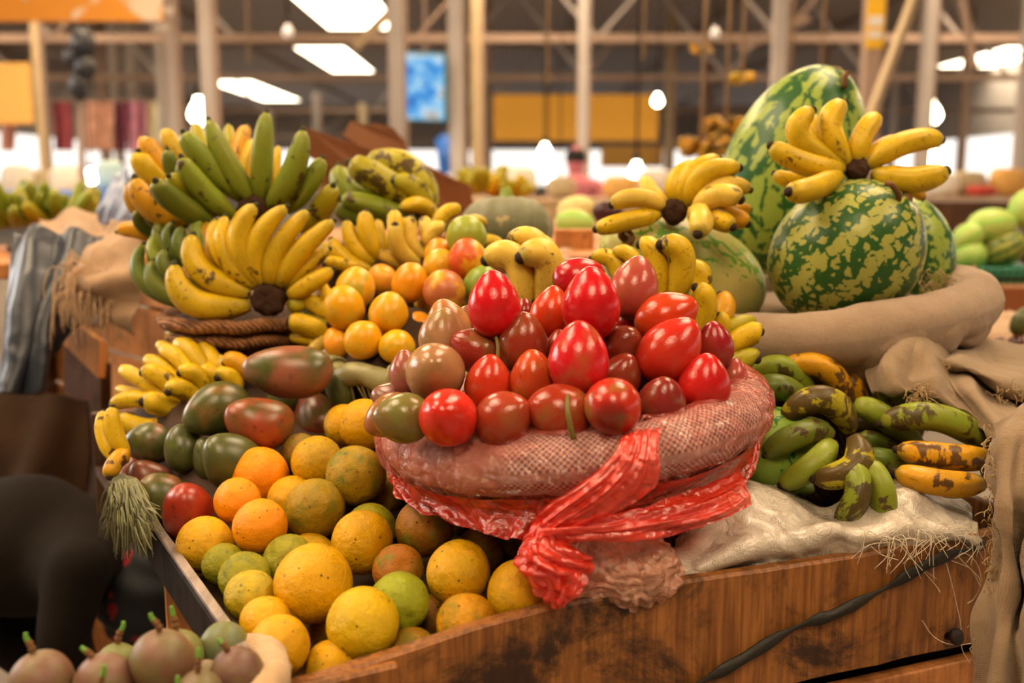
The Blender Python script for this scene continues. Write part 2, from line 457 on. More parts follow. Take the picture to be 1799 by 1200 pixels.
M['board'] = m_wood('stained_board', srgb('#9a642e'), srgb('#6a3e18'), srgb('#241208'), (60, 60, 4), .95)
M['plank'] = m_wood('warm_plank', srgb('#c98646'), srgb('#9c6030'), srgb('#40220e'), (30, 30, 3), .4)
M['litplank'] = m_wood('lit_warm_plank', srgb('#dc9a58'), srgb('#bd7b40'), srgb('#6b3c1a'), (30, 30, 3), .25)  # warm plank lightened so the left stall looks lit
M['darkplank'] = m_wood('dark_plank', srgb('#5a371b'), srgb('#3c2310'), srgb('#160b05'), (30, 30, 3), .6)
M['greywood'] = m_wood('grey_edge_board', srgb('#9c8b80'), srgb('#75665c'), srgb('#3d322b'), (30, 4, 30), .4)
M['stem'] = m_plain('dry_stem', srgb('#6b4b2c'), .7, .35, 60, .2, .5, 200)
M['greenstem'] = m_plain('green_stem', srgb('#7b8a2c'), .5, .3, 60)
M['freshstem'] = m_plain('fresh_green_stem', srgb('#5d8a2e'), .45, .2, 60)
M['tamstem'] = m_plain('tamarillo_stem', srgb('#6a5a20'), .55, .35, 80)
M['crown'] = m_plain('banana_crown', srgb('#3a2415'), .8, .5, 60, .2, .8, 140)
M['gtip'] = m_plain('plantain_tip', srgb('#33331a'), .7, .4, 200, .2)
M['tip'] = m_plain('banana_tip', srgb('#33241a'), .75, .4, 200, .2)
M['pump'] = m_plain('pumpkin_skin', srgb('#6d6b4a'), .55, .3, 14, .3)
M['rubber'] = m_plain('black_rubber_strap', srgb('#24211a'), .55, .35, 40, .4, .4, 300)
M['iron'] = m_plain('rusty_iron', srgb('#2a211b'), .6, .4, 80, .4, .5, 200, .4)
M['thread'] = m_plain('plastic_thread', srgb('#d8cbb2'), .4, .15, 80, .5)
M['jute'] = m_plain('jute_thread', srgb('#a58a62'), .8, .25, 80)
M['sack'] = m_plain('brown_sacking', srgb('#3a281a'), .9, .3, 30)
print('core ok')
# ------------------------------------------------------------------ fruit
def fruit_meshes(name, mat, fn, nvar, nu=32, nv=24, wob=.03, ws=1.1):
    out = []
    for i in range(nvar):
        def f(th, ph, i=i):
            p = fn(th, ph)
            return p * (1 + wob * nz(p, ws, i * 9.3 + 2))
        G = sphere_grid(f, nu, nv)
        out.append(mesh(name, G[0], G[1], mat))
    return out
def f_orange(th, ph):
    r = 1 - .10 * math.exp(-(th / .22) ** 2) - .03 * math.exp(-((PI - th) / .3) ** 2)
    return Vector((math.sin(th) * math.cos(ph), math.sin(th) * math.sin(ph), .96 * math.cos(th))) * r
def f_egg(th, ph):
    c = math.cos(th); s = math.sin(th)
    z = c * 1.12 + .11 * max(0, c) ** 6 - .04 * max(0, -c) ** 3
    r = s ** .94 * (1 - .12 * c - .05 * c * c)
    return Vector((r * math.cos(ph), r * math.sin(ph), z))
def f_mango(th, ph):
    c = math.cos(th); s = math.sin(th)
    r = s * (1 - .16 * c)
    return Vector((r * math.cos(ph) + .13 * c * c - .05, .86 * r * math.sin(ph), 1.32 * c))
def f_omango(th, ph):
    c = math.cos(th); s = math.sin(th)
    r = s * (1 - .06 * c)
    return Vector((r * math.cos(ph), r * math.sin(ph), 1.07 * c))
def f_passion(th, ph):
    c = math.cos(th); s = math.sin(th)
    return Vector((s * math.cos(ph), s * math.sin(ph), 1.04 * c))
def f_melon(th, ph):
    c = math.cos(th); s = math.sin(th)
    r = s * (1 - .04 * c)
    return Vector((r * math.cos(ph), r * math.sin(ph), c - .03 * math.exp(-(th / .15) ** 2)))
ME_OR = fruit_meshes('orange', M['orange'], f_orange, 4)
ME_TM = fruit_meshes('tamarillo', M['tam'], f_egg, 4, wob=.035, ws=.9)
ME_MG = fruit_meshes('mango', M['mango'], f_mango, 3, wob=.05)
ME_OM = fruit_meshes('small_mango', M['omango'], f_omango, 3, wob=.04)
ME_PF = fruit_meshes('passion_fruit', M['passion'], f_passion, 3, wob=.03)
_s = lathe([(.001, .0), (.09, .015), (.12, -.01), (.10, -.05)], 10, None, False)
ME_SCAR = mesh('stem_scar', _s[0], _s[1], M['stem'])

def axis_mat(loc, axis, sx, sz, roll=0.0, sy=None):
    q = axis.to_track_quat('Z', 'X')
    return Matrix.Translation(loc) @ q.to_matrix().to_4x4() @ Matrix.Rotation(roll, 4, 'Z') @ Matrix.Diagonal((sx, sy or sx, sz, 1))

def relax(items, iters=60, slack=.93):
    """items: dicts with px, py, r (pixels), d. Push overlapping fruit apart in depth so that they touch and do not cut into each other."""
    for t in items: t['d0'] = t['d']
    for _ in range(iters):
        for i in range(len(items)):
            a = items[i]
            for b in items[i + 1:]:
                pa, pb = P(a['px'], a['py'], a['d']), P(b['px'], b['py'], b['d'])
                need = (a['r'] * a['d'] + b['r'] * b['d']) / FPX * slack
                gap = (pa - pb).length
                if gap < need:
                    s = (need - gap) * .30
                    if a['d'] <= b['d']: a['d'] -= s * .4; b['d'] += s
                    else: a['d'] += s; b['d'] -= s * .4
        for t in items: t['d'] = min(max(t['d'], t['d0'] * .965), t['d0'] * 1.09)

# oranges: px, py, r, depth offset, colour, greenness, scar direction or None, label
Y1, Y2, OR, GR, BR, OL = srgb('#d39e04'), srgb('#cb9c08'), srgb('#ea9004'), srgb('#979016'), srgb('#946214'), srgb('#a58412')
ORANGES = [
 (456, 836, 51, .00, OR, .0, None, 'bright orange fruit topping the left edge of the orange heap, below the green mangoes'),
 (417, 880, 41, .02, OR, .1, None, 'orange half hidden behind the bright topmost orange, beside the red mango'),
 (360, 957, 50, .00, Y1, .25, None, 'orange on the grey tray edge right below the spotted red mango'),
 (457, 925, 49, .00, OR, .1, None, 'orange with a cluster of black specks on its lower right side'),
 (513, 880, 44, .03, Y1, .2, None, 'yellow orange showing only its left side behind the brown-green one'),
 (553, 894, 54, -.01, OL, .9, None, 'brownish green orange under the yellow one in the middle of the upper heap'),
 (556, 810, 45, .01, Y2, .35, None, 'yellow orange left of the scarred green-brown one near the heap top'),
 (625, 836, 54, -.02, OL, .95, None, 'scarred green-brown orange against the left end of the red plastic basket'),
 (605, 748, 38, .04, Y1, .1, (-.7, -.3, .3), 'glossy yellow orange behind the highest orange, under the leaf-bound basket'),
 (640, 746, 46, .00, Y1, .1, None, 'highest orange in the heap, under the twine basket of small mangoes'),
 (394, 993, 39, .00, GR, .5, None, 'green-yellow orange on the tray edge, next below the one touching the red mango'),
 (430, 1015, 46, .01, GR, .8, None, 'dull green orange wedged behind a yellow-green one on the tray edge'),
 (440, 1047, 46, -.02, srgb('#b99f1c'), .6, None, 'yellow-green orange lowest along the left tray edge, with rusty dots'),
 (507, 985, 46, .03, GR, .6, (-.4, .3, .5), 'olive orange tucked behind the left of the biggest orange'),
 (546, 982, 46, .04, Y2, .3, None, 'orange whose top just shows above the biggest orange'),
 (550, 1025, 70, -.03, Y1, .12, None, 'biggest orange in the heap, yellow with scattered black spots'),
 (636, 953, 56, -.01, Y1, .2, None, 'yellow orange with a few black spots and a brown scar underneath'),
 (651, 930, 46, .05, GR, .7, None, 'green orange mostly hidden behind the yellow one with a brown scar'),
 (637, 1095, 65, -.05, srgb('#cfaa0c'), .2, None, 'large yellow orange with a chain of black spots, front of the heap'),
 (701, 1058, 54, -.01, srgb('#98a01f'), .5, (.45, -.35, .8), 'lime green orange with a round stem scar and fine dots'),
 (700, 1002, 46, .02, srgb('#a8661a'), 1.0, (.3, .4, .8), 'rusty brown mottled orange above the lime green one'),
 (746, 927, 52, .01, BR, .9, None, 'brown-skinned orange directly under the red plastic skirt'),
 (805, 1006, 58, -.02, srgb('#cc9b0a'), .3, None, 'golden orange in the middle of the lower row, right of the lime green one'),
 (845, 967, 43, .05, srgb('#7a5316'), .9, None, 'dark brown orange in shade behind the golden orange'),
 (820, 1095, 54, -.03, srgb('#c98f16'), .6, (.45, -.25, .85), 'amber orange with brown cracks resting on the front board'),
 (910, 1041, 57, -.03, srgb('#ce9c0c'), .4, None, 'golden orange at the right end of the heap beside the red bag knot'),
 (466, 1093, 46, .00, Y1, .15, None, 'orange behind the front left orange, just above the passion fruit'),
 (490, 1135, 55, -.04, srgb('#d29a06'), .25, None, 'front left golden orange beside the rim of the passion fruit basket'),
 (582, 1172, 47, -.03, Y1, .3, None, 'orange at the very bottom of the heap, cut by the front board'),
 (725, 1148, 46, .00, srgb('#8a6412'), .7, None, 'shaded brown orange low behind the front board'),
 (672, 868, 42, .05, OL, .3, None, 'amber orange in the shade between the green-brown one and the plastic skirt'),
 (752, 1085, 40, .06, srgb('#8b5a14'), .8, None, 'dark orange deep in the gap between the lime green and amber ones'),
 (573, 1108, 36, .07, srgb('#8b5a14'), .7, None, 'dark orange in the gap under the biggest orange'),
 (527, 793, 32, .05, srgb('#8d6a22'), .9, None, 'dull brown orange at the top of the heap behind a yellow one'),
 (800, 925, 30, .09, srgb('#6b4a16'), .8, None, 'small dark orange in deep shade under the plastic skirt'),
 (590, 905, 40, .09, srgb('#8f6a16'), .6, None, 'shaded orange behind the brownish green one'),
]
def orange_depth(py):
    v = (py - 600) / FPX; k = .9877 - v * .1564
    a, s = .445, .35
    return (a + .85 * s) / (.1564 + v * .9877 + s * k)
its = [dict(px=o[0], py=o[1], r=o[2], d=orange_depth(o[1]) + o[3], o=o) for o in ORANGES]
relax(its)
_b, _u = Vector((.055, .909, 1.0)), Vector((.484, .191, 0)).normalized()
_n = Vector((_u.y, -_u.x, 0))
for t in its:                                   # none of them cuts into the front board
    for _ in range(40):
        L = P(t['px'], t['py'], t['d']); r = t['r'] * t['d'] / FPX
        if -(L - _b).dot(_n) < r + .015: t['d'] += .003
for i, t in enumerate(its):
    o = t['o']; r = t['r'] * t['d'] / FPX
    L = P(o[0], o[1], t['d'])
    ax = AX(*o[6]) if o[6] else Vector((random.uniform(-1, 1), random.uniform(.2, 1), random.uniform(-1, .3))).normalized()
    Mx = axis_mat(L, ax, r, r, i * 2.1)
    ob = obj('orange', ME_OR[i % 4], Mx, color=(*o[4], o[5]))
    tag(ob, o[7], 'orange', 'oranges heaped in the wooden tray')
    if o[6]:
        obj('stem_scar', ME_SCAR, Matrix.Translation((0, 0, .85)), ob, None)
ORANGE_PTS = [(P(t['px'], t['py'], t['d']), t['r'] * t['d'] / FPX) for t in its]

# tamarillos: px, py, half width, half length, axis (x right, y up, c to viewer), depth, colour, mix, label
TR, TO, TB, TT, TD = srgb('#c4141c'), srgb('#c43a14'), srgb('#8a2c18'), srgb('#a8805a'), srgb('#7c1a16')
TAMS = [
 (868, 536, 42, 54, (-.05, 1, .1), 1.075, TR, .05, 'glossy crimson tamarillo with a stem, leftmost of the upper ones'),
 (1038, 535, 47, 55, (-.05, 1, .15), 1.06, TR, .0, 'deep red tamarillo with its point up, front and centre of the pile top'),
 (1114, 507, 40, 52, (.25, 1, .0), 1.11, srgb('#a6483c'), .25, 'pinkish brown tamarillo with dark streaks, at the top right of the pile'),
 (1016, 488, 33, 40, (.95, .25, .0), 1.16, srgb('#b01420'), .1, 'red tamarillo lying sideways at the very top back of the pile'),
 (968, 551, 34, 44, (.15, 1, .1), 1.12, TO, .2, 'orange-red tamarillo left of the deep red central one'),
 (921, 548, 18, 20, (0, 1, 0), 1.17, TD, .1, 'little dark red tamarillo glimpsed between the crimson one and an orange-red one'),
 (918, 604, 42, 47, (.05, 1, .3), 1.075, srgb('#86301c'), .35, 'brownish maroon tamarillo right of the dangling green stem'),
 (838, 617, 37, 43, (-.85, .45, .3), 1.09, srgb('#8e2f22'), .5, 'maroon tamarillo pointing left, under the leftmost crimson one'),
 (778, 592, 39, 43, (.1, 1, .25), 1.10, TT, .7, 'tan tamarillo with a blunt point on the left slope of the pile'),
 (787, 573, 36, 40, (-.3, 1, .1), 1.15, srgb('#b07a4a'), .5, 'tan-orange tamarillo peeking out behind the blunt tan one'),
 (820, 568, 25, 25, (0, 1, 0), 1.17, srgb('#7c4a34'), .3, 'small brown tamarillo behind the tan pair on the left slope'),
 (764, 653, 48, 50, (.0, .35, 1), 1.035, srgb('#a07850'), .55, 'round tan tamarillo with its tip facing forward, above the green one'),
 (714, 655, 28, 40, (-.15, 1, .0), 1.09, srgb('#96584e'), .4, 'pinkish brown tamarillo squeezed behind the round tan one'),
 (858, 677, 39, 46, (.1, 1, .2), 1.035, srgb('#c4351a'), .2, 'orange-red tamarillo with its point up in the left half of the middle row'),
 (937, 670, 39, 47, (-.05, 1, .25), 1.03, srgb('#b8451a'), .3, 'rust orange tamarillo in the middle row, left of the one with a long stem'),
 (1017, 633, 49, 58, (.0, 1, .1), 1.005, srgb('#c01a20'), .38, 'big red tamarillo with a yellow-green flank and a long drooping stem'),
 (983, 617, 27, 32, (0, 1, 0), 1.09, srgb('#8e2a1c'), .2, 'dark red tamarillo half hidden behind the big long-stemmed one'),
 (1093, 609, 36, 34, (.3, .6, .6), 1.08, srgb('#7a2c1c'), .2, 'brown-red tamarillo right of the big long-stemmed one, higher of two'),
 (1093, 659, 34, 32, (.3, .8, .4), 1.06, srgb('#84301e'), .25, 'brown-red tamarillo right of the big long-stemmed one, lower of two'),
 (1170, 558, 41, 53, (.9, .5, .1), 1.105, TO, .1, 'orange-red tamarillo pointing right, high on the right slope'),
 (1176, 618, 48, 58, (.62, .8, .1), 1.05, srgb('#c42a1c'), .08, 'large red tamarillo with black streaks on the right slope'),
 (1255, 608, 31, 38, (-.1, 1, .3), 1.10, srgb('#8e1a22'), .15, 'dark crimson tamarillo against the yellow bananas on the right'),
 (1237, 676, 43, 47, (.1, 1, .3), 1.045, srgb('#bc1a1a'), .05, 'bright red tamarillo at the right end of the pile on the pink rim'),
 (1289, 661, 22, 33, (.15, 1, .0), 1.11, srgb('#a8483e'), .3, 'pinkish tamarillo farthest right in the pile'),
 (1163, 706, 39, 40, (.1, .9, .5), 1.01, srgb('#7a2420'), .2, 'dark maroon tamarillo in the bottom row beside the bright red one on the rim'),
 (1077, 712, 46, 46, (.15, .3, -.8), .965, srgb('#b02a18'), .65, 'red and olive tamarillo in the bottom row right of the drooping stem'),
 (983, 726, 50, 43, (-.9, .3, .4), .985, srgb('#9a3218'), .35, 'russet tamarillo in the bottom row behind the drooping stem'),
 (886, 736, 46, 39, (.6, .5, .6), .985, srgb('#96361e'), .3, 'brownish red tamarillo in the bottom row, right of the round tomato-red one'),
 (786, 733, 47, 46, (-.2, .3, .95), .975, srgb('#cc2a1c'), .05, 'round tomato-red tamarillo in the bottom row beside the green one'),
 (708, 734, 41, 44, (-1, .1, .2), 1.0, srgb('#6c6a34'), .75, 'green tamarillo with a purple tip at the left end of the bottom row'),
 (684, 730, 34, 40, (-.8, -.5, .1), 1.05, srgb('#9a6038'), .45, 'bronze tamarillo behind the green one at the left rim'),
 (694, 704, 30, 38, (-.8, .3, 0), 1.10, srgb('#7e5448'), .5, 'purplish brown tamarillo above the bronze and green ones at the left rim'),
 (1100, 566, 20, 22, (0, 1, 0), 1.15, srgb('#8e1418'), .1, 'dark red tamarillo deep under the pinkish brown streaked one'),
]
its = [dict(px=o[0], py=o[1], r=(o[2] * 2 + o[3]) / 3, d=o[5], o=o) for o in TAMS]
relax(its, 60, .90)
TAM_PTS = []
for i, t in enumerate(its):
    o = t['o']; s = t['d'] / FPX
    L = P(o[0], o[1], t['d']); ax = AX(*o[4])
    fx = math.sqrt(max(0, 1 - ax.dot(-FW) ** 2))
    sr = o[2] * s * 1.08; sz = sr * max(.95, min(1.12, o[3] / o[2] * .93 if fx > .7 else 1.0))
    Mx = axis_mat(L, ax, sr * 1.02, sz, i * 1.7)
    ob = obj('tamarillo', ME_TM[i % 4], Mx, color=(*o[6], o[7]))
    tag(ob, o[8], 'tamarillo', 'tamarillos piled in the plastic-lined basket')
    TAM_PTS.append((L, sr))
    if i in (0, 15):
        base = Mx @ Vector((0, 0, -1.10)); d = t['d']
        if i == 0: pts = [base, P(872, 594, d - .012), P(875, 612, d - .02), P(874, 635, d - .022)]; w = .0022
        else: pts = [base, P(1000, 690, d - .03), P(997, 715, d - .055), P(1001, 745, d - .06), P(1008, 771, d - .058)]; w = .0030
        G = tube(catmull(pts, 20), lambda u: w * (1.9 - 1.2 * min(1, u * 4)) if u < .25 else w * (.7 + .35 * u), 8)
        st = obj('stem', mesh('stem', G[0], G[1], M['tamstem']), None, ob, Mx)
        cap = lathe([(.010, .001), (.009, -.004), (.004, -.008)], 10)
        C = axis_mat(base + ax * .004, ax, 1, 1)
        obj('calyx', mesh('calyx', [C @ v for v in cap[0]], cap[1], M['tamstem']), None, ob, Mx)

# green and red mangoes: px, py, half width, half length, axis, depth, blush colour, blush amount, label
MR, MB_, MO = srgb('#a03a22'), srgb('#7a4428'), srgb('#b0501e')
MANGOES = [
 (506, 652, 47, 78, (-1, .02, .1), 1.33, srgb('#8c553e'), .55, 'big green and rosy mango lying on top of the mango pile'),
 (381, 721, 47, 60, (-.75, -.25, .5), 1.30, srgb('#7e5a2a'), .25, 'green mango with a bronze underside, left below the top mango'),
 (455, 742, 47, 60, (-.9, .25, .4), 1.27, srgb('#8e3c1c'), .5, 'reddish brown mango with an orange blush in the middle of the mango pile'),
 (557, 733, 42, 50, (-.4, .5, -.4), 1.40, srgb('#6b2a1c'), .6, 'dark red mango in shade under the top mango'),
 (260, 779, 36, 42, (-1, .1, .2), 1.34, srgb('#8c5a46'), .28, 'green and pink mango under the little yellow bananas, farthest left'),
 (327, 788, 40, 44, (-.3, .8, .4), 1.30, srgb('#5d6a26'), .05, 'plain green mango between the bronze one and the left pink one'),
 (408, 810, 50, 60, (-.6, .5, .6), 1.23, srgb('#4d5a22'), .02, 'large dark green mango behind the bright topmost orange'),
 (364, 806, 26, 38, (-.2, 1, .1), 1.28, srgb('#77803a'), .05, 'pale green mango squeezed between two darker green ones'),
 (262, 838, 30, 36, (-.7, .5, .3), 1.32, srgb('#7c4630'), .7, 'brownish red mango low on the left above a green one'),
 (286, 873, 44, 48, (-.6, .5, .5), 1.25, srgb('#8a5a38'), .3, 'green mango with a tan shoulder beside the spotted red mango'),
 (330, 897, 51, 54, (.1, .8, .5), 1.17, srgb('#8e2a18'), .95, 'red mango with black spots on the tray edge'),
 (534, 798, 28, 34, (0, 1, .1), 1.33, srgb('#7e6a42'), .5, 'dull grey-brown mango behind the yellow oranges'),
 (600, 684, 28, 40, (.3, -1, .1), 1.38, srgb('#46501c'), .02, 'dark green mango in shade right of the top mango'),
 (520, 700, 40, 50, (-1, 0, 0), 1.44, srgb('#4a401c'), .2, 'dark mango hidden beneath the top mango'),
 (236, 828, 22, 26, (-.5, 1, 0), 1.36, srgb('#8a4a30'), .8, 'small reddish mango at the far left edge of the mango pile'),
]
its = [dict(px=o[0], py=o[1], r=(o[2] * 2 + o[3]) / 3, d=o[5], o=o) for o in MANGOES]
relax(its, 60, .86)
MANGO_PTS = []
for i, t in enumerate(its):
    o = t['o']; s = t['d'] / FPX
    L = P(o[0], o[1], t['d']); ax = AX(*o[4])
    Mx = axis_mat(L, ax, o[2] * s, o[2] * s * max(.78, min(1.3, o[3] / o[2] * .78)), [0, PI, .4][i % 3])
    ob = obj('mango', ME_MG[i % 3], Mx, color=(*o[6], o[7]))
    tag(ob, o[8], 'mango', 'large mangoes piled at the left of the tray')
    MANGO_PTS.append((L, o[2] * s))
    if i in (2, 10):
        ss = obj('stem_scar', ME_SCAR, Matrix.Translation((.08, 0, 1.28)), ob, None)

# little yellow-orange mangoes in the twine basket
QO, QR, QG, QY = srgb('#d98a10'), srgb('#c9501a'), srgb('#8f9a36'), srgb('#d9a020')
SMALL = [
 (819, 414, 36, 35, 1.52, QG, .9, 'green-yellow little mango at the very top of the basket heap'),
 (822, 455, 35, 36, 1.47, srgb('#d1582a'), .1, 'rosy orange little mango just below the green-yellow top one'),
 (772, 447, 27, 28, 1.54, srgb('#e08a20'), .1, 'orange little mango left of the rosy one, partly hidden'),
 (774, 467, 31, 30, 1.52, srgb('#d9a022'), .4, 'yellow speckled little mango behind the purple-shouldered one'),
 (848, 504, 36, 38, 1.46, srgb('#7d9436'), 1.0, 'green little mango behind the leftmost crimson tamarillo'),
 (781, 511, 38, 37, 1.44, srgb('#b0643c'), .15, 'little mango with a purple shoulder and orange cheek'),
 (720, 497, 31, 36, 1.46, srgb('#d88c0c'), .2, 'plump orange little mango in the upper row above a rounder speckled one'),
 (671, 490, 27, 26, 1.53, srgb('#d08a2a'), .2, 'dull orange little mango at the back of the upper row'),
 (625, 506, 35, 37, 1.47, QY, .75, 'yellow little mango with green veins at the left of the upper row'),
 (604, 540, 36, 39, 1.42, srgb('#d49c10'), .5, 'egg-shaped yellow little mango overhanging the left of the basket'),
 (683, 550, 35, 37, 1.40, srgb('#d4960c'), .35, 'round orange little mango speckled green in the middle of the heap'),
 (638, 597, 35, 34, 1.37, srgb('#d89a0c'), .3, 'orange little mango resting on the leaf-bound rim'),
 (697, 609, 33, 30, 1.36, srgb('#d4a00c'), .5, 'yellow-green little mango on the rim beside the tan tamarillos'),
 (591, 602, 23, 28, 1.42, srgb('#e29420'), .1, 'pale orange little mango at the left end of the rim'),
 (735, 575, 28, 27, 1.43, srgb('#dc8c18'), .2, 'orange little mango showing behind the pinkish brown tamarillo'),
 (803, 553, 28, 26, 1.44, srgb('#d99a1c'), .6, 'yellow mottled little mango under the purple-shouldered one'),
 (752, 530, 24, 26, 1.50, srgb('#b8741a'), .3, 'shaded little mango between the round orange and purple-shouldered ones'),
]
its = [dict(px=o[0], py=o[1], r=(o[2] + o[3]) / 2, d=o[4], o=o) for o in SMALL]
relax(its, 60, .92)
SMALL_PTS = []
for i, t in enumerate(its):
    o = t['o']; s = t['d'] / FPX; L = P(o[0], o[1], t['d'])
    ax = AX(random.uniform(-.4, .4), 1, random.uniform(-.2, .5))
    Mx = axis_mat(L, ax, o[2] * s, o[3] * s * .96, i * 1.3)
    ob = obj('small_mango', ME_OM[i % 3], Mx, color=(*o[5], o[6]))
    tag(ob, o[7], 'mango', 'little yellow mangoes heaped in the twine basket')
    SMALL_PTS.append((L, o[2] * s))

# passion fruit
PB, PG = srgb('#6b4a3a'), srgb('#666a34')
PASS = [
 (73, 1200, 55, .80, srgb('#6b4a3a'), .2, (-.25, 1, .15), (45, 1112), 'brown passion fruit with a tall green-tipped stem, farthest left'),
 (184, 1202, 53, .80, srgb('#6d4c3c'), .3, (-.3, 1, .2), (142, 1137), 'brown passion fruit second from the left, in front of a green one'),
 (206, 1170, 38, .85, PG, 1.0, (.05, 1, .0), (217, 1092), 'green passion fruit peeping out behind the second brown one'),
 (285, 1162, 55, .81, srgb('#70503c'), .35, (.0, 1, .25), (264, 1077), 'large purplish brown passion fruit in the middle of the basket'),
 (312, 1155, 46, .87, srgb('#7a7440'), .9, (.0, 1, .1), (301, 1065), 'green passion fruit behind the large purplish brown one'),
 (394, 1137, 43, .86, srgb('#5f6848'), .8, (-.4, 1, .1), None, 'grey-green passion fruit nearest to the orange heap'),
 (416, 1186, 48, .80, srgb('#64453a'), .3, (-.3, 1, .3), (384, 1122), 'dusky brown passion fruit at the right end, below the grey-green one'),
 (350, 1222, 42, .775, srgb('#6e5a44'), .4, (0, 1, .2), (350, 1138), 'olive brown passion fruit in front, mostly below the picture edge'),
 (180, 1262, 44, .76, srgb('#6e5a44'), .4, (0, 1, .2), (183, 1168), 'brown passion fruit at the front of which mainly the stem shows'),
 (318, 1265, 44, .755, srgb('#6e5a44'), .6, (0, 1, .2), (313, 1188), 'foremost passion fruit, only its stem tip in the picture'),
 (362, 1187, 26, .86, srgb('#7c6a50'), .4, (0, 1, 0), None, 'small tan passion fruit between the grey-green and dusky brown ones'),
]
its = [dict(px=o[0], py=o[1], r=o[2], d=o[3], o=o) for o in PASS]
relax(its, 60, .93)
PASS_PTS = []
for i, t in enumerate(its):
    o = t['o']; d = t['d']; s = d / FPX; L = P(o[0], o[1], d); ax = AX(*o[6])
    Mx = axis_mat(L, ax, o[2] * s, o[2] * s, i * 1.1)
    ob = obj('passion_fruit', ME_PF[i % 3], Mx, color=(*o[4], o[5]))
    tag(ob, o[8], 'passion fruit', 'passion fruit in the cloth-lined basket')
    PASS_PTS.append((L, o[2] * s))
    if o[7]:
        base = L + ax * (o[2] * s * 1.02)
        dd = d - (base - L).dot(-FW) * 0
        depth = (base - CAMP).dot(FW)
        top = P(o[7][0], o[7][1], depth)
        mid = base.lerp(top, .62)
        bend = (top - base).cross(FW).normalized() * ((i % 3 - 1) * .0015)
        G = tube(catmull([base - ax * .003, base.lerp(mid, .5) + bend, mid], 16), lambda u: .0024 + .0010 * max(0, math.sin(u * 19)) + (.0016 if u < .12 else 0), 10)
        st = obj('stem', mesh('stem', G[0], G[1], M['stem']), None, ob, Mx)
        G = tube(catmull([mid, mid.lerp(top, .5) - bend * .4, top], 8), lambda u: .0023 - .0007 * u, 10)
        obj('stem_tip', mesh('stem_tip', G[0], G[1], M['freshstem']), None, st)

# ------------------------------------------------------------------ melons and pumpkin
def big_fruit(name, label, cat, px, py, a_px, b_px, axis, d, mat, roll=0.0, group=None, fn=f_melon, wob=.02, nu=56, nv=40):
    s = d / FPX; L = P(px, py, d)
    Mx = axis_mat(L, AX(*axis), b_px * s, a_px * s, roll)
    G = sphere_grid(lambda th, ph: fn(th, ph) * (1 + wob * nz(fn(th, ph), 1.1, px * .01)), nu, nv)
    ob = obj(name, mesh(name, G[0], G[1], mat), Mx)
    tag(ob, label, cat, group)
    return ob, Mx
def melon_stem(ob, Mx, pts, r):
    G = tube(catmull(pts, 24), lambda u: r * (1.7 - u * 2.6 if u < .25 else 1.05 - .3 * u), 9)
    obj('stem', mesh('stem', G[0], G[1], M['stem']), None, ob, Mx)
WG = 'watermelons in the burlap-lined basket'
w1, X1 = big_fruit('watermelon', 'tall blotched watermelon standing at the back of the burlap-lined basket', 'watermelon', 1388, 300, 190, 118, (.40, 1, .1), 1.76, M['melon_a'], .8, WG)
b = X1 @ Vector((0, 0, .97)); db = (b - CAMP).dot(FW)
melon_stem(w1, X1, [b, P(1474, 125, db - .012), P(1480, 138, db - .05), P(1485, 152, db - .075), P(1484, 138, db - .08), P(1490, 126, db - .08)], .0055)
w2, X2 = big_fruit('watermelon', 'round dark-striped watermelon in front of the tall one, bananas on top', 'watermelon', 1487, 446, 140, 124, (.62, .66, .42), 1.45, M['melon_b'], .3, WG)
b = X2 @ Vector((0, 0, .97)); db = (b - CAMP).dot(FW)
melon_stem(w2, X2, [b, P(1574, 362, db - .02), P(1579, 345, db - .035), P(1568, 326, db - .045), P(1556, 322, db - .04)], .0050)
w3, X3 = big_fruit('watermelon', 'watermelon half hidden behind the round dark-striped one at the right', 'watermelon', 1598, 446, 104, 74, (-.15, 1, .1), 1.62, M['melon_a'], 2.0, WG)
w4, X4 = big_fruit('watermelon', 'pale long watermelon lying on its side with a curly stem', 'watermelon', 1200, 474, 160, 92, (-.90, .36, .22), 1.53, M['melon_c'], 1.0, WG)
def on_melon(Mx, px, py, lift):
    Mi = Mx.inverted(); o = Mi @ CAMP; d = (Mi @ P(px, py, 1)) - o
    A, B, Cc = d.dot(d), 2 * o.dot(d), o.dot(o) - 1.0
    q = B * B - 4 * A * Cc
    t = (-B - math.sqrt(q)) / (2 * A) if q > 0 else -B / (2 * A)
    return P(px, py, t - lift)
melon_stem(w4, X4, [on_melon(X4, x, y, l) for x, y, l in ((1098, 419, .0), (1091, 413, .010), (1095, 405, .014), (1106, 408, .014), (1112, 420, .012), (1103, 431, .009), (1088, 437, .007), (1079, 444, .005))], .0042)
w5, X5 = big_fruit('watermelon', 'green mottled watermelon under the plantains beside the pink basket rim', 'watermelon', 1352, 800, 92, 78, (.3, .8, .5), 1.27, M['melon_d'], .5)
def f_pump(th, ph):
    c = math.cos(th); s = math.sin(th)
    r = s ** .85 * (1 + .035 * math.cos(ph * 12) * s)
    return Vector((r * math.cos(ph), r * math.sin(ph), .80 * c - .14 * math.exp(-(th / .35) ** 2)))
k = NT('pumpkin_rind'); v = k.coord()
c = k.mix(k.noise(v, 2.5, 5, .65), srgb('#7d7b58'), srgb('#585840'))
c = k.mix(k.step(k.noise(v, 3.2, 2, .4), .66, .70), c, srgb('#a8945a'))
k.bsdf(c, .5, k.bump(k.noise(v, 9, 4), .15, .05), .4); M['pumpkin'] = k.done()
pk, XP = big_fruit('pumpkin', 'grey-green ribbed pumpkin with pale flecks behind the bananas', 'pumpkin', 890, 402, 76, 80, (.0, 1, .05), 1.98, M['pumpkin'], 0, None, f_pump, .02, 96, 40)
b = XP @ Vector((0, 0, .62))
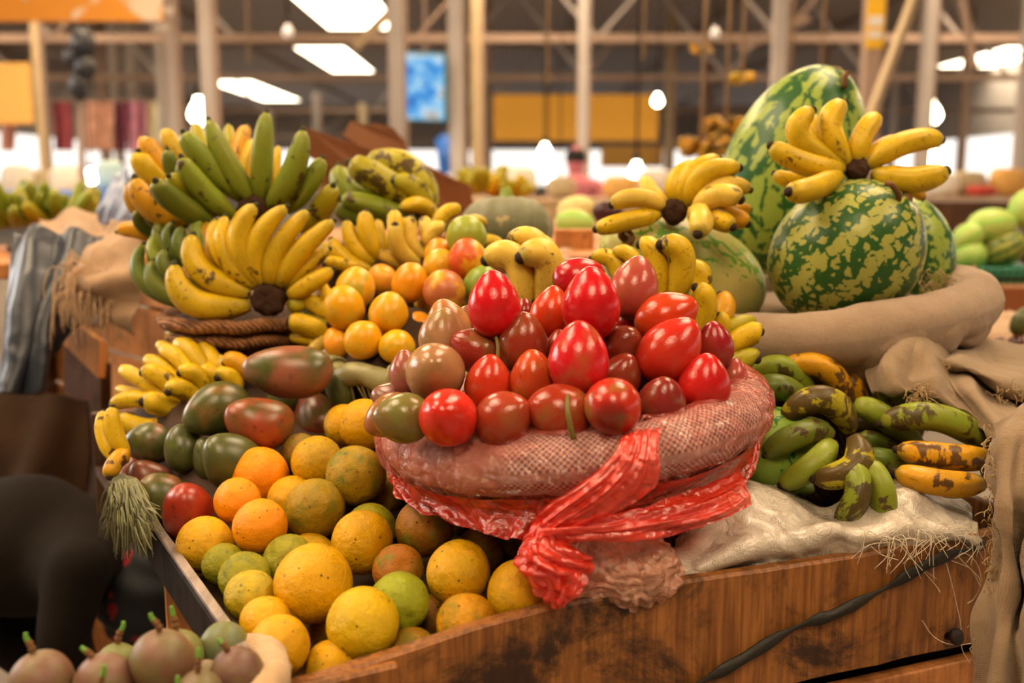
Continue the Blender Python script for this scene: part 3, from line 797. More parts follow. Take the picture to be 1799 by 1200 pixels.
G = tube(catmull([b, b + UP * .016, b + UP * .028 - RT * .003], 10), lambda u: .016 - .008 * u, 10, prof=lambda a, t: 1 + .15 * math.cos(a * 5))
obj('stem', mesh('stem', G[0], G[1], M['greenstem']), None, pk, XP)

# ------------------------------------------------------------------ bananas
def finger(B, T, Vm, r, seg=14, n=22, blunt=.42, neck=.40, sh=.66, ang=.055):
    c = Vm * 2 - (B + T) * .5
    pts = [(1 - u) ** 2 * B + 2 * u * (1 - u) * c + u * u * T for u in [i / n for i in range(n + 1)]]
    def rad(u):
        a = neck + (1 - neck) * (1 - (1 - min(1, u / .32)) ** 2)
        e = 1 if u < sh else blunt + (1 - blunt) * math.sqrt(max(0, 1 - ((u - sh) / (1 - sh)) ** 2.0))
        return r * a * e
    ph = random.uniform(0, 6)
    g = tube(pts, rad, seg, True, lambda a, t: 1 + ang * math.cos(5 * a + ph))
    e = (pts[-1] - pts[-2]).normalized()
    q = [pts[-1] - e * r * .22, pts[-1] + e * r * .05, pts[-1] + e * r * .30, pts[-1] + e * r * .40]
    tp = tube(q, [r * blunt * .97, r * blunt * 1.05, r * blunt * .75, r * blunt * .2], 9)
    return g, tp
YB, YL, YG, GB, GD, OB = srgb('#cfaa16'), srgb('#d8b648'), srgb('#a3991e'), srgb('#7a8a28'), srgb('#536622'), srgb('#cb9012')
BC = dict(y=YB, l=YL, g=GB, d=GD, m=YG, o=OB)
def hand(name, label, cat, stump, d0, fingers, rs=1.0, group=None, crown=.022, partname='banana', tips=True, crown_axis=None):
    """fingers: (tip, base, via or None, width px, colour key, spotting, tip depth offset, base depth offset)"""
    S = P(stump[0], stump[1], d0)
    root = empty(name, S, label, cat, group)
    for f in fingers:
        (tx, ty), (bx, by), via, w, ck, sp = f[:6]
        td = f[6] if len(f) > 6 else 0.0; bd = f[7] if len(f) > 7 else 0.0
        T = P(tx, ty, d0 + td); B = P(bx, by, d0 + bd)
        r = w / 2 * d0 / FPX * rs
        if via is None: Vm = (T + B) / 2
        else: Vm = P(via[0], via[1], d0 + (td + bd) / 2)
        Vm = Vm - FW * (.06 * (T - B).length)
        pl = name == 'plantain_hand'
        g, tp = finger(B, T, Vm, r * (1.13 if pl else 1), blunt=.27 if pl else .42, sh=.48 if pl else .66, ang=.075 if pl else .055)
        c = BC[ck]; j = random.uniform(.92, 1.08)
        o = child(partname, g, M['banana'], root, (c[0] * j, c[1] * j, c[2] * j, sp))
        if tips:
            t = obj('tip', mesh('tip', [v - S for v in tp[0]], tp[1], M['gtip' if pl else 'tip']), None, o)
    if crown:
        ax = crown_axis or (0, -.3, 1)
        Mx = axis_mat(S, AX(*ax), crown, crown * .9)
        G = sphere_grid(lambda th, ph: Vector((math.sin(th) * math.cos(ph), math.sin(th) * math.sin(ph), min(math.cos(th), .7))) * (1 + .22 * nz((math.cos(ph) * math.sin(th), math.sin(ph), math.cos(th)), 2.3, stump[0])), 22, 14)
        child('crown', ([Mx @ v for v in G[0]], G[1]), M['crown'], root)
    return root
hand('plantain_hand', 'upper hand of green and yellow plantains spreading above the straw stand', 'bananas', (447, 372), 1.62, [
 ((468, 199), (457, 358), None, 33, 'g', .3, -.02), ((532, 230), (470, 366), (513, 310), 37, 'g', .7, -.03), ((367, 212), (446, 355), (402, 290), 34, 'g', .5, -.03),
 ((323, 234), (424, 350), (362, 283), 36, 'g', .7, -.05), ((319, 277), (412, 380), (358, 336), 34, 'g', .6, -.09, -.02), ((314, 288), (395, 375), (345, 340), 24, 'g', .4, -.05),
 ((294, 263), (350, 345), (312, 310), 28, 'd', .3, .0, .04), ((274, 319), (372, 392), (312, 358), 36, 'd', .4, -.13, -.04), ((297, 310), (380, 378), (335, 340), 30, 'm', .5, -.09, .0),
 ((257, 243), (330, 345), (275, 280), 38, 'o', .5, .05, .06), ((243, 268), (310, 350), (262, 300), 36, 'y', .4, .02, .05), ((237, 314), (335, 392), (272, 365), 40, 'o', .5, -.04, .0),
 ((230, 322), (290, 396), (243, 365), 26, 'o', .4, .0, .03), ((292, 230), (345, 310), (308, 260), 32, 'y', .4, .08, .08), ((343, 220), (385, 310), (357, 255), 26, 'm', .4, .09, .07),
 ((401, 221), (420, 320), None, 24, 'm', .2, .1, .06), ((434, 223), (420, 320), (422, 268), 30, 'o', .4, .09, .05), ((446, 246), (428, 330), (440, 290), 32, 'y', .3, .05, .04),
 ((450, 260), (452, 350), None, 24, 'o', .3, .03, .02), ((566, 279), (505, 372), (545, 322), 32, 'g', .6, .0, .02), ((489, 258), (480, 345), None, 18, 'y', .3, .07, .04),
 ((585, 328), (530, 405), (570, 360), 36, 'm', .5, -.02, .03), ((243, 372), (300, 420), (255, 398), 22, 'd', .3, -.02, .05), ((378, 245), (400, 340), None, 26, 'y', .3, .08, .05),
 ], group=None, crown=.030)
hand('plantain_hand', 'lower fan of yellow plantains with a dark cut stump on the straw stand', 'bananas', (472, 526), 1.50, [
 ((449, 362), (456, 505), (424, 425), 35, 'y', .35, -.02), ((503, 364), (463, 503), (452, 432), 33, 'y', .45, -.02), ((541, 371), (478, 502), (487, 443), 33, 'y', .4, -.01),
 ((586, 389), (489, 503), (525, 447), 33, 'y', .35, .0), ((578, 438), (499, 507), (530, 475), 27, 'y', .4, .02, .01), ((584, 474), (506, 519), (545, 499), 29, 'y', .35, .0),
 ((540, 534), (505, 536), None, 26, 'm', .2, .02), ((396, 381), (452, 505), (402, 450), 31, 'y', .45, .0), ((381, 388), (444, 506), (385, 445), 26, 'y', .35, .03, .01),
 ((339, 414), (440, 516), (356, 478), 38, 'y', .5, .0), ((307, 466), (440, 536), (343, 530), 44, 'y', .5, -.02), ((270, 460), (400, 545), (292, 513), 30, 'd', .3, .06, .05),
 ((251, 430), (370, 540), (262, 500), 28, 'd', .3, .10, .08), ((283, 386), (320, 470), (284, 430), 22, 'g', .3, .10, .10), ((304, 392), (340, 470), (302, 430), 24, 'd', .3, .08, .08),
 ((352, 381), (385, 470), (350, 420), 26, 'g', .3, .06, .05), ((292, 440), (370, 515), (300, 480), 26, 'd', .4, .04, .05), ((278, 412), (320, 490), (276, 450), 24, 'g', .3, .1, .08),
 ((323, 400), (370, 490), (322, 440), 26, 'd', .3, .05, .05), ((262, 432), (300, 505), None, 24, 'd', .3, .10, .09), ((367, 392), (410, 490), (365, 440), 26, 'o', .3, .06, .05),
 ((425, 380), (445, 480), (415, 430), 26, 'd', .3, .06, .05),
 ], crown=.026, crown_axis=(.05, -.1, 1))
hand('plantain_hand', 'single ripe plantain end jutting left under the upper plantain hand', 'bananas', (275, 418), 1.66, [((207, 407), (278, 422), (240, 405), 26, 'o', .3)], crown=.010)
hand('plantain_hand', 'hand of blotchy green-yellow plantains beside the brown box', 'bananas', (757, 380), 1.78, [
 ((596, 293), (690, 375), (620, 343), 42, 'g', .6, .02, .02), ((616, 286), (748, 372), (668, 318), 46, 'm', 1.1, -.03), ((648, 280), (756, 372), (722, 302), 48, 'm', .9, .03),
 ((692, 319), (752, 376), (728, 334), 38, 'm', .8, -.04), ((589, 364), (710, 384), (640, 380), 38, 'd', .5, -.02), ((589, 336), (690, 372), (640, 350), 32, 'y', .5, .05, .04),
 ((703, 369), (768, 392), (740, 362), 26, 'y', .5, -.06), ((600, 350), (740, 392), (660, 365), 34, 'g', .8, -.04)], crown=.022)
hand('banana_hand', 'fan of small clean yellow bananas left behind the little mangoes', 'bananas', (668, 475), 1.60, [
 ((582, 421), (655, 474), (612, 457), 28, 'y', .1), ((609, 389), (658, 462), (624, 433), 28, 'y', .1), ((643, 373), (667, 455), (646, 415), 32, 'y', .2),
 ((690, 373), (688, 440), (696, 405), 30, 'y', .1, .02), ((571, 457), (645, 470), (605, 466), 24, 'y', .6, -.02), ((633, 394), (650, 455), None, 20, 'y', .1, .05, .03),
 ((663, 388), (675, 450), None, 22, 'y', .1, .05, .03), ((712, 385), (700, 445), None, 22, 'y', .2, .06, .03), ((565, 430), (650, 470), (605, 455), 26, 'y', .2, .03)], crown=.016)
hand('banana_hand', 'cream-yellow banana hand with brown specks behind the top little mango', 'bananas', (750, 468), 1.62, [
 ((694, 396), (740, 465), (706, 444), 31, 'l', .3, -.04), ((724, 382), (748, 452), (722, 425), 28, 'l', .6, .0), ((744, 386), (756, 445), (752, 410), 28, 'l', .7, .03),
 ((660, 441), (722, 466), (690, 458), 26, 'l', .2, -.02), ((782, 400), (752, 436), (760, 408), 28, 'l', .5, .0), ((808, 368), (765, 405), (782, 376), 28, 'y', .2, .06, .04),
 ((852, 394), (810, 398), (832, 388), 22, 'y', .2, .08, .05), ((664, 455), (735, 472), None, 24, 'l', .3, .0), ((884, 438), (825, 430), (860, 424), 24, 'y', .2, .03, .04)], crown=.018)
hand('banana_hand', 'yellow bananas tucked between the straw stand and the twine basket', 'bananas', (590, 575), 1.50, [
 ((509, 566), (582, 590), (540, 572), 36, 'y', .2, -.01), ((511, 592), (575, 602), None, 22, 'y', .2, .01), ((532, 525), (585, 560), (556, 536), 30, 'y', .2, .02),
 ((566, 503), (598, 550), (575, 520), 26, 'y', .2, .03), ((524, 545), (585, 570), None, 26, 'm', .2, .05), ((548, 622), (590, 590), (562, 604), 24, 'l', .2, -.02), ((530, 610), (590, 595), (556, 606), 22, 'y', .2, .02),
 ((598, 684), (575, 640), (590, 660), 30, 'o', .3, .0, .02)], crown=.016)
hand('banana_hand', 'four fat cream bananas just left of the crimson tamarillos', 'bananas', (945, 545), 1.31, [
 ((854, 458), (925, 545), (905, 458), 50, 'l', .2, .0), ((893, 423), (966, 525), (948, 432), 38, 'l', .6, .03, .03), ((915, 453), (948, 550), (962, 460), 54, 'l', .6, -.03), ((908, 421), (968, 520), (966, 440), 30, 'l', .4, .07, .05)], crown=.018)
hand('banana_hand', 'ring of ripe speckled bananas standing up behind the right of the tamarillos', 'bananas', (1180, 590), 1.28, [
 ((1040, 454), (1095, 520), (1078, 462), 32, 'y', .4, .06, .05), ((1078, 446), (1125, 500), (1108, 452), 30, 'y', .4, .05, .04), ((1124, 430), (1157, 540), (1152, 455), 38, 'y', .7, .0),
 ((1161, 430), (1176, 545), (1197, 455), 46, 'y', .6, -.02), ((1211, 467), (1212, 545), (1233, 490), 34, 'y', .6, .03, .03), ((1222, 505), (1225, 590), (1240, 535), 38, 'y', .4, -.02),
 ((1266, 519), (1240, 585), (1270, 548), 38, 'o', .6, .03), ((1261, 553), (1245, 605), (1268, 575), 28, 'y', .4, -.01), ((1324, 568), (1262, 592), (1295, 570), 30, 'm', .4, .02),
 ((1335, 583), (1262, 620), (1310, 590), 40, 'y', .4, -.01), ((1330, 632), (1268, 655), (1305, 632), 38, 'm', .6, -.02), ((1318, 655), (1275, 675), (1305, 672), 26, 'y', .3, .0), ((1148, 440), (1168, 530), None, 26, 'l', .4, .03)], crown=.02)
hand('banana_hand', 'yellow banana hand fanned out on top of the round watermelon', 'bananas', (1505, 296), 1.42, [
 ((1427, 194), (1484, 292), (1402, 242), 40, 'y', .3, -.01), ((1482, 182), (1493, 290), (1455, 228), 42, 'y', .3, .01), ((1543, 205), (1507, 286), (1512, 240), 38, 'y', .25, .02),
 ((1652, 246), (1522, 293), (1582, 255), 42, 'y', .4, .01), ((1592, 248), (1515, 288), (1550, 256), 26, 'y', .3, .04), ((1661, 301), (1533, 302), (1595, 318), 46, 'y', .35, -.02),
 ((1355, 256), (1482, 296), (1415, 290), 40, 'y', .5, -.02), ((1361, 305), (1470, 300), (1405, 318), 30, 'y', .3, .03, .02), ((1386, 337), (1475, 307), (1425, 332), 42, 'y', .3, -.07, -.01),
 ((1621, 348), (1545, 312), (1590, 326), 26, 'o', .4, .06, .05), ((1432, 205), (1480, 285), (1432, 240), 30, 'y', .3, .05, .03)], crown=.018, crown_axis=(0, .2, 1))
hand('banana_hand', 'yellow banana hand lying on the pale long watermelon', 'bananas', (1184, 372), 1.45, [
 ((1138, 314), (1176, 360), (1143, 338), 30, 'l', .3, .02), ((1074, 360), (1168, 367), (1122, 348), 34, 'l', .5, -.01), ((1047, 403), (1160, 376), (1105, 389), 33, 'y', .35, -.02),
 ((1222, 291), (1184, 355), (1188, 314), 32, 'y', .15, .02), ((1263, 279), (1196, 358), (1208, 310), 32, 'y', .15, .01), ((1298, 295), (1207, 363), (1232, 310), 38, 'y', .15, -.01),
 ((1317, 334), (1212, 366), (1260, 328), 32, 'l', .6, -.01), ((1301, 351), (1220, 368), (1260, 345), 40, 'l', .6, -.05, -.02), ((1226, 411), (1218, 374), (1230, 384), 42, 'l', .4, -.08, -.01),
 ((1287, 399), (1225, 378), (1255, 385), 36, 'y', .2, -.05), ((1313, 394), (1240, 375), (1282, 380), 34, 'o', .2, -.02), ((1317, 367), (1240, 372), None, 24, 'o', .2, .02)], crown=.019, crown_axis=(0, -.2, 1))
hand('banana_hand', 'cluster of short dark-tipped yellow bananas on the left of the mangoes', 'bananas', (345, 742), 1.46, [
 ((207, 732), (318, 738), (262, 752), 36, 'y', .3, -.02), ((197, 712), (300, 722), (245, 702), 30, 'y', .3, .0), ((205, 683), (300, 705), None, 22, 'y', .3, .05), ((216, 651), (315, 712), (248, 665), 28, 'y', .3, .04),
 ((251, 655), (330, 715), (290, 665), 34, 'y', .5, -.01), ((257, 632), (335, 695), (292, 650), 30, 'y', .4, .03), ((285, 615), (350, 680), (318, 632), 32, 'y', .4, .03), ((278, 606), (340, 665), (305, 622), 24, 'y', .3, .08, .05),
 ((310, 606), (365, 670), (340, 620), 34, 'y', .4, .04), ((296, 588), (350, 640), (320, 595), 26, 'y', .3, .09, .06), ((341, 608), (388, 660), (365, 615), 28, 'y', .3, .07), ((316, 656), (375, 705), (348, 660), 32, 'y', .4, -.03),
 ((353, 650), (390, 692), (375, 660), 30, 'y', .3, -.01), ((383, 664), (420, 690), (402, 664), 36, 'y', .4, -.03), ((371, 642), (410, 670), (392, 638), 26, 'l', .3, .03), ((296, 689), (360, 718), (326, 684), 34, 'y', .6, -.05),
 ((251, 706), (335, 738), (292, 712), 40, 'y', .4, -.04), ((396, 638), (445, 670), (420, 638), 34, 'o', .3, .0)], crown=.026)
hand('banana_hand', 'little upright bananas just under the straw stand behind the top mango', 'bananas', (425, 650), 1.56, [
 ((437, 582), (440, 650), None, 28, 'y', .3), ((421, 592), (430, 650), None, 22, 'l', .3, .01), ((395, 598), (415, 650), (402, 620), 24, 'l', .3, .02), ((452, 590), (447, 650), None, 20, 'y', .2, .03)], crown=.014)
hand('banana_hand', 'long yellow bananas hanging down at the far left of the stall', 'bananas', (210, 800), 1.29, [
 ((182, 724), (206, 812), (184, 766), 26, 'y', .2, .02), ((198, 716), (222, 800), (202, 758), 28, 'y', .2), ((192, 838), (226, 792), (204, 812), 30, 'o', .6, -.03), ((200, 735), (224, 806), None, 24, 'o', .4, .04)], crown=.014)

# plantains lying loose on the right: tip, end, via, width, colour, spots, depth, label
PLANT = [
 ((1371, 645), (1488, 722), (1448, 650), 42, 'o', .9, 1.34, 'orange-ripe plantain with a black back ridge, topmost of the plantain pile'),
 ((1470, 655), (1496, 732), (1502, 690), 32, 'o', .9, 1.37, 'second orange-ripe plantain just behind the topmost one'),
 ((1317, 664), (1428, 705), (1375, 645), 38, 'g', .7, 1.34, 'olive plantain left under the orange-ripe topmost one'),
 ((1322, 690), (1420, 722), (1370, 680), 42, 'd', .7, 1.29, 'green plantain with grey blotches at the upper left of the pile'),
 ((1378, 736), (1492, 752), (1440, 700), 50, 'm', 1.35, 1.24, 'stubby plantain with a big black bruise across it'),
 ((1344, 800), (1454, 762), (1400, 762), 46, 'd', .8, 1.22, 'bright green plantain curving below the black-bruised one'),
 ((1333, 786), (1450, 752), (1380, 752), 34, 'd', .5, 1.27, 'green plantain tucked behind the bright green curved one'),
 ((1374, 852), (1458, 782), (1425, 812), 46, 'g', .5, 1.20, 'green plantain slanting down onto the white sack'),
 ((1432, 842), (1502, 772), (1494, 820), 50, 'm', 1.3, 1.17, 'brown-patched plantain crossing in front of the green slanting one'),
 ((1474, 911), (1496, 808), (1500, 865), 46, 'g', 1.15, 1.15, 'hanging plantain with one black side, over the white sack'),
 ((1547, 922), (1512, 812), (1542, 855), 46, 'g', .7, 1.16, 'fresh green plantain hanging beside the black-sided one'),
 ((1541, 697), (1722, 768), (1648, 692), 48, 'g', .4, 1.33, 'long green plantain at the back under the burlap fold'),
 ((1506, 712), (1610, 778), (1545, 730), 44, 'g', .5, 1.30, 'green plantain half under the two long ones on the right'),
 ((1550, 744), (1728, 780), (1640, 732), 50, 'g', .8, 1.25, 'long green plantain with dark dashes, in front of the back one'),
 ((1577, 790), (1744, 806), (1660, 800), 46, 'o', .8, 1.22, 'upper of two ripe orange plantains with black lines'),
 ((1574, 830), (1722, 850), (1642, 846), 46, 'o', .8, 1.19, 'lower of two ripe orange plantains with black lines'),
 ((1512, 765), (1580, 795), None, 34, 'd', 1.2, 1.30, 'shaded green plantain left of the upper ripe orange one'),
 ((1510, 806), (1600, 836), (1555, 808), 38, 'd', .6, 1.25, 'dark green plantain behind the fresh green hanging one'),
 ((1500, 738), (1555, 762), None, 34, 'd', 1.6, 1.34, 'dark bruised plantain deep between the two halves of the pile'),
 ((1400, 700), (1490, 700), (1440, 690), 34, 'd', .8, 1.38, 'dark green plantain buried beneath the orange-ripe ones'),
 ((1336, 800), (1420, 858), (1370, 838), 40, 'd', .8, 1.27, 'dark green plantain low beside the mottled watermelon'),
]
for (tp, bs, via, w, ck, sp, d, lb) in PLANT:
    T = P(*tp, d); B = P(*bs, d + .015)
    Vm = P(*via, d) if via else (T + B) / 2
    g, q = finger(B, T, Vm - FW * .012, w / 2 * d / FPX, 16, 26, .34, .62)
    c = BC[ck]
    o = solo('plantain', g, M['banana'], (*c, sp)); tag(o, lb, 'plantain', 'plantains lying loose on the white sack')
    obj('tip', mesh('tip', [v - o.location for v in q[0]], q[1], M['tip']), None, o)
M['shadeplank'] = m_wood('shade_plank', srgb('#22160e'), srgb('#160d08'), srgb('#080503'), (30, 30, 3), .6, .7, .08)  # plank colour darkened to stand in for shade at the tray's left and underneath
# ------------------------------------------------------------------ the stall tray
TA, TB0, TC = Vector((-.1514, .8275, .972)), Vector((.055, .909, 1.0)), Vector((.539, 1.100, 1.0))
BU = Vector((.484, .191, 0)).normalized(); BN = Vector((BU.y, -BU.x, 0))          # along the front board, and out of it towards the buyer
def on_board(px, py, off=0.0):
    d = (P(px, py, 1) - CAMP); q = TB0 + BN * off - CAMP
    t = q.dot(BN) / d.dot(BN)
    return CAMP + d * t
stall = empty('market_stall', (.05, 1.3, 0), 'stained wooden market stall tray holding all the heaped fruit', 'market stall')
TOPL = [TA - BU * .09 + Vector((0, 0, -.008)), TA, TB0.lerp(TA, .45) + Vector((0, 0, .004)), TB0, TB0.lerp(TC, .25) + Vector((0, 0, .003)), TB0.lerp(TC, .6), TC, TC + BU * .14]
tl = catmull(TOPL, 80)
vs, fs = [], []
for i, p in enumerate(tl):
    w = .0012 * nz(p, 40)
    zb = .866 + .002 * nz(p, 12, 3)
    o_, i_ = p + BN * (w), p - BN * .014
    for q in (Vector((o_.x, o_.y, p.z - .003 + w)), Vector((o_.x, o_.y, p.z + w)) - BN * .003, Vector((i_.x, i_.y, p.z + w)), Vector((i_.x, i_.y, zb)), Vector((o_.x, o_.y, zb))): vs.append(q)
for i in range(len(tl) - 1):
    for j in range(5):
        a, b = i * 5 + j, i * 5 + (j + 1) % 5
        fs.append((a, b, b + 5, a + 5))
fs.append((0, 1, 2, 3, 4)); fs.append(tuple(len(vs) - 5 + j for j in (4, 3, 2, 1, 0)))
child('front_board', (vs, fs), M['board'], stall, smooth=False)
e0 = on_board(520, 1203, .003); e1 = on_board(702, 1160, .003)
child('batten', beam(e0 - Vector((0, 0, .03)), e1 - Vector((0, 0, .03)), .014, .06, bev=.003), M['board'], stall, smooth=False)
l0, l1 = Vector((.10, .93, .80)), TC + BU * .14
child('lower_board', beam(Vector((l0.x, l0.y, .785)) - BN * .01, Vector((l1.x, l1.y, .785)) - BN * .01, .018, .12, bev=.002), M['plank'], stall, smooth=False)
c0 = TA - BU * .10
side = [Vector((c0.x, c0.y, .995)), Vector((-.252, .847, 1.0)), Vector((-.413, 1.118, 1.0)), Vector((-.68, 1.57, 1.0))]
sd = (side[-1] - side[1]).normalized()
SN = Vector((-sd.y, sd.x, 0)).normalized()
if SN.x > 0: SN = -SN
def on_side(px, py, off):
    d = (P(px, py, 1) - CAMP); q = side[1] + SN * off - CAMP
    return CAMP + d * (q.dot(SN) / d.dot(SN))
child('side_board', beam(side[1] - sd * .05 - Vector((0, 0, .030)), side[2] + sd * .30 - Vector((0, 0, .030)), .014, .048, bev=.002), M['shadeplank'], stall, smooth=False)
child('edge_strip', beam(side[1] - sd * .05 - Vector((0, 0, .003)), side[2] + sd * .30 - Vector((0, 0, .003)), .010, .006, bev=.001), M['greywood'], stall, smooth=False)
r0, r1 = TC + BU * .12, TC + BU * .12 - BN * .75
child('side_board', beam(Vector((r0.x, r0.y, .93)), Vector((r1.x, r1.y, .93)), .016, .13, bev=.002), M['board'], stall, smooth=False)
bl, br = side[3], Vector((r1.x, r1.y, 1.0))
child('back_board', beam(Vector((bl.x, bl.y, .95)), Vector((br.x, br.y, .95)), .016, .17, bev=.002), M['darkplank'], stall, smooth=False)
fl = [Vector((side[1].x, side[1].y, 0)), Vector((r0.x, r0.y, 0)), Vector((r1.x, r1.y, 0)), Vector((bl.x, bl.y, 0))]
child('tray_floor', ([v + Vector((0, 0, z + (.062 if i in (0, 3) else 0))) for z in (.872, .886) for i, v in enumerate(fl)], [(3, 2, 1, 0), (4, 5, 6, 7), (0, 1, 5, 4), (1, 2, 6, 5), (2, 3, 7, 6), (3, 0, 4, 7)]), M['darkplank'], stall, smooth=False)
for v in fl:
    q = v.lerp(Vector((.05, 1.3, 0)), .36 if v is fl[3] else .08)
    child('leg', box((q.x, q.y, .437), (.06, .06, .872), None, .004), M['darkplank'], stall, smooth=False)
q = on_side(322, 1010, -.04)
child('leg', box((q.x, q.y, .467), (.042, .03, .932), None, .003), M['plank'], stall, smooth=False)
for a, b in ((fl[0], fl[1]),):
    inn = Vector((.05, 1.3, 0)); a2, b2 = a.lerp(inn, .06), b.lerp(inn, .06)
    child('shade_panel', beam(a2 + Vector((0, 0, .434)), b2 + Vector((0, 0, .434)), .012, .864), M['shadeplank'], stall, smooth=False)  # dark panel added where only shade lies below the tray
# strap, bolt
cs = catmull([on_board(1205, 1212, .004), on_board(1290, 1165, .006), on_board(1395, 1103, .004), on_board(1470, 1076, .007), on_board(1560, 1030, .004), on_board(1640, 985, .007), on_board(1728, 957, .004)], 90)
vs, fs = [], []
for i, p in enumerate(cs):
    t = (cs[min(i + 1, 90)] - cs[max(0, i - 1)]).normalized(); up = BN.cross(t).normalized()
    a = .95 * math.sin(i / 90 * 21 + .6) ; w = .0068
    ww = up * math.cos(a) + BN * math.sin(a) * .5
    vs += [p - ww * w + BN * .002, p + ww * w + BN * .002, p + ww * w - BN * .0, p - ww * w - BN * .0]
for i in range(90):
    for j in range(4):
        a, b = i * 4 + j, i * 4 + (j + 1) % 4
        fs.append((a, b, b + 4, a + 4))
child('rubber_strap', (vs, fs), M['rubber'], stall)
bp = on_board(1664, 1117, 0); Q = axis_mat(bp, (BN + Vector((0, 0, .35))).normalized(), 1, 1)
G = lathe([(.0045, -.006), (.0045, .012), (.0095, .012), (.0098, .016), (.007, .0175), (.001, .018)], 14)
child('bolt', ([Q @ v for v in G[0]], G[1]), M['iron'], stall)

# sacking under the heaps
def under(x, y): return .955 + .35 * (y - .85) - .062
vs, fs = [], []
NX, NY = 34, 34
for j in range(NY + 1):
    for i in range(NX + 1):
        y = .845 + .70 * j / NY
        xl = -.252 - (.413 - .252) / .271 * (y - .847) + .022
        xr = min(.055 + .484 / .191 * (y - .925), .02 + .32 * max(0, 1 - abs(y - 1.0) / .16)) if y > .93 else (.055 + .484 / .191 * (y - .935))
        xr = max(xr, xl + .03)
        x = xl + (xr - xl) * i / NX
        z = under(x, y) + .006 * nz((x, y, 0), 25)
        e = min(i / NX, 1 - i / NX) / .12
        zf = .890 + .062 * max(0, min(1, (.42 - x) / .80))
        z = zf + (max(z, zf) - zf) * min(1, max(0, e)) ** .6 * min(1, j / 3, (NY - j) / 3)
        vs.append(Vector((x, y, z)))
for j in range(NY):
    for i in range(NX):
        a = j * (NX + 1) + i; fs.append((a, a + 1, a + NX + 2, a + NX + 1))
o = solo('sacking', (vs, fs), M['sack']); solidify(o, .003)
tag(o, 'brown sacking under the heap of oranges and mangoes in the tray', 'sack')

# ------------------------------------------------------------------ baskets
def ring(C, e1, e2, n):
    return lambda th, rho, h: C + e1 * (math.cos(th) * rho) + e2 * (math.sin(th) * rho) + n * h
def torus(rg, R, r, nu=96, nv=18, amp=0, sc=14, seed=0, r2=None, th0=0.0, th1=2 * PI, droop=0.0):
    vs, fs, uv = [], [], []
    full = abs(th1 - th0 - 2 * PI) < 1e-6
    cols = nu if full else nu + 1
    for i in range(cols):
        th = th0 + (th1 - th0) * i / nu
        for j in range(nv):
            a = 2 * PI * j / nv
            k = 1
            if amp:
                p = rg(th, R + r * math.cos(a), r * math.sin(a)); k += amp * nz(p, sc, seed) + amp * .5 * nz(p, sc * 3, seed)
            vs.append(rg(th, R + r * k * math.cos(a), (r2 or r) * k * math.sin(a) - (droop if math.sin(a) < -.3 else 0))); uv.append((th * R, a * r))
    for i in range(nu):
        for j in range(nv):
            a = i * nv + j; b = i * nv + (j + 1) % nv
            a2 = ((i + 1) % cols) * nv + j; b2 = ((i + 1) % cols) * nv + (j + 1) % nv
            fs.append((a, b, b2, a2))
    if not full:
        fs.append(tuple(range(nv))[::-1]); fs.append(tuple(nu * nv + j for j in range(nv)))
    return vs, fs, None, uv
def child_uv(name, G, mat, root):
    L = root.location
    return obj(name, mesh(name, [v - L for v in G[0]], G[1], mat, True, G[3]), None, root)
def bowl(rg, prof, seg=64, wob=0.0):
    vs, fs = [], []
    for r, h in prof:
        for j in range(seg):
            th = 2 * PI * j / seg
            vs.append(rg(th, r * (1 + wob * math.cos(th * seg / 2)), h))
    for i in range(len(prof) - 1):
        for j in range(seg):
            a = i * seg + j; b = i * seg + (j + 1) % seg
            fs.append((a, b, b + seg, a + seg))
    fs.append(tuple((len(prof) - 1) * seg + j for j in range(seg)))
    return vs, fs
def dome(rg, R, h, seg=48, n=8, back=0.0):
    vs, fs = [], []
    for i in range(n):
        k = i / (n - 1)
        for j in range(seg):
            th = 2 * PI * j / seg
            vs.append(rg(th, R * (1 - k), h * math.sin(k * PI / 2)) + Vector((0, back * k, 0)))
    for i in range(n - 1):
        for j in range(seg):
            a = i * seg + j; b = i * seg + (j + 1) % seg
            fs.append((a, b, b + seg, a + seg))
    return vs, fs
# tamarillo basket
C1 = P(1007, 730, 1.165)
q1 = (P(1342, 703, 1.165) - P(670, 778, 1.165)); E1 = q1.normalized(); E2 = Vector((0, 1, 0)); N1 = E1.cross(E2).normalized()
R1 = q1.length / 2 - .030; rt1 = .028
rg1 = ring(C1, E1, E2, N1)
tb = empty('fruit_basket', rg1(0, 0, -.21), 'round basket of tamarillos with a checked woven rim, in front', 'basket')
child('basket_body', bowl(rg1, [(R1, -.01), (R1 * .86, -.05), (R1 * .70, -.10), (R1 * .58, -.15), (R1 * .50, -.21)], 72, .008), M['wicker'], tb)
child('lining', dome(rg1, R1 - .012, .085, back=.02), M['sack'], tb)  # dark fill added inside the pile so its gaps read as shade
child_uv('rim_wrap', torus(rg1, R1, rt1, 120, 20, .10, 30, 2, rt1 * 1.10), M['checked'], tb)
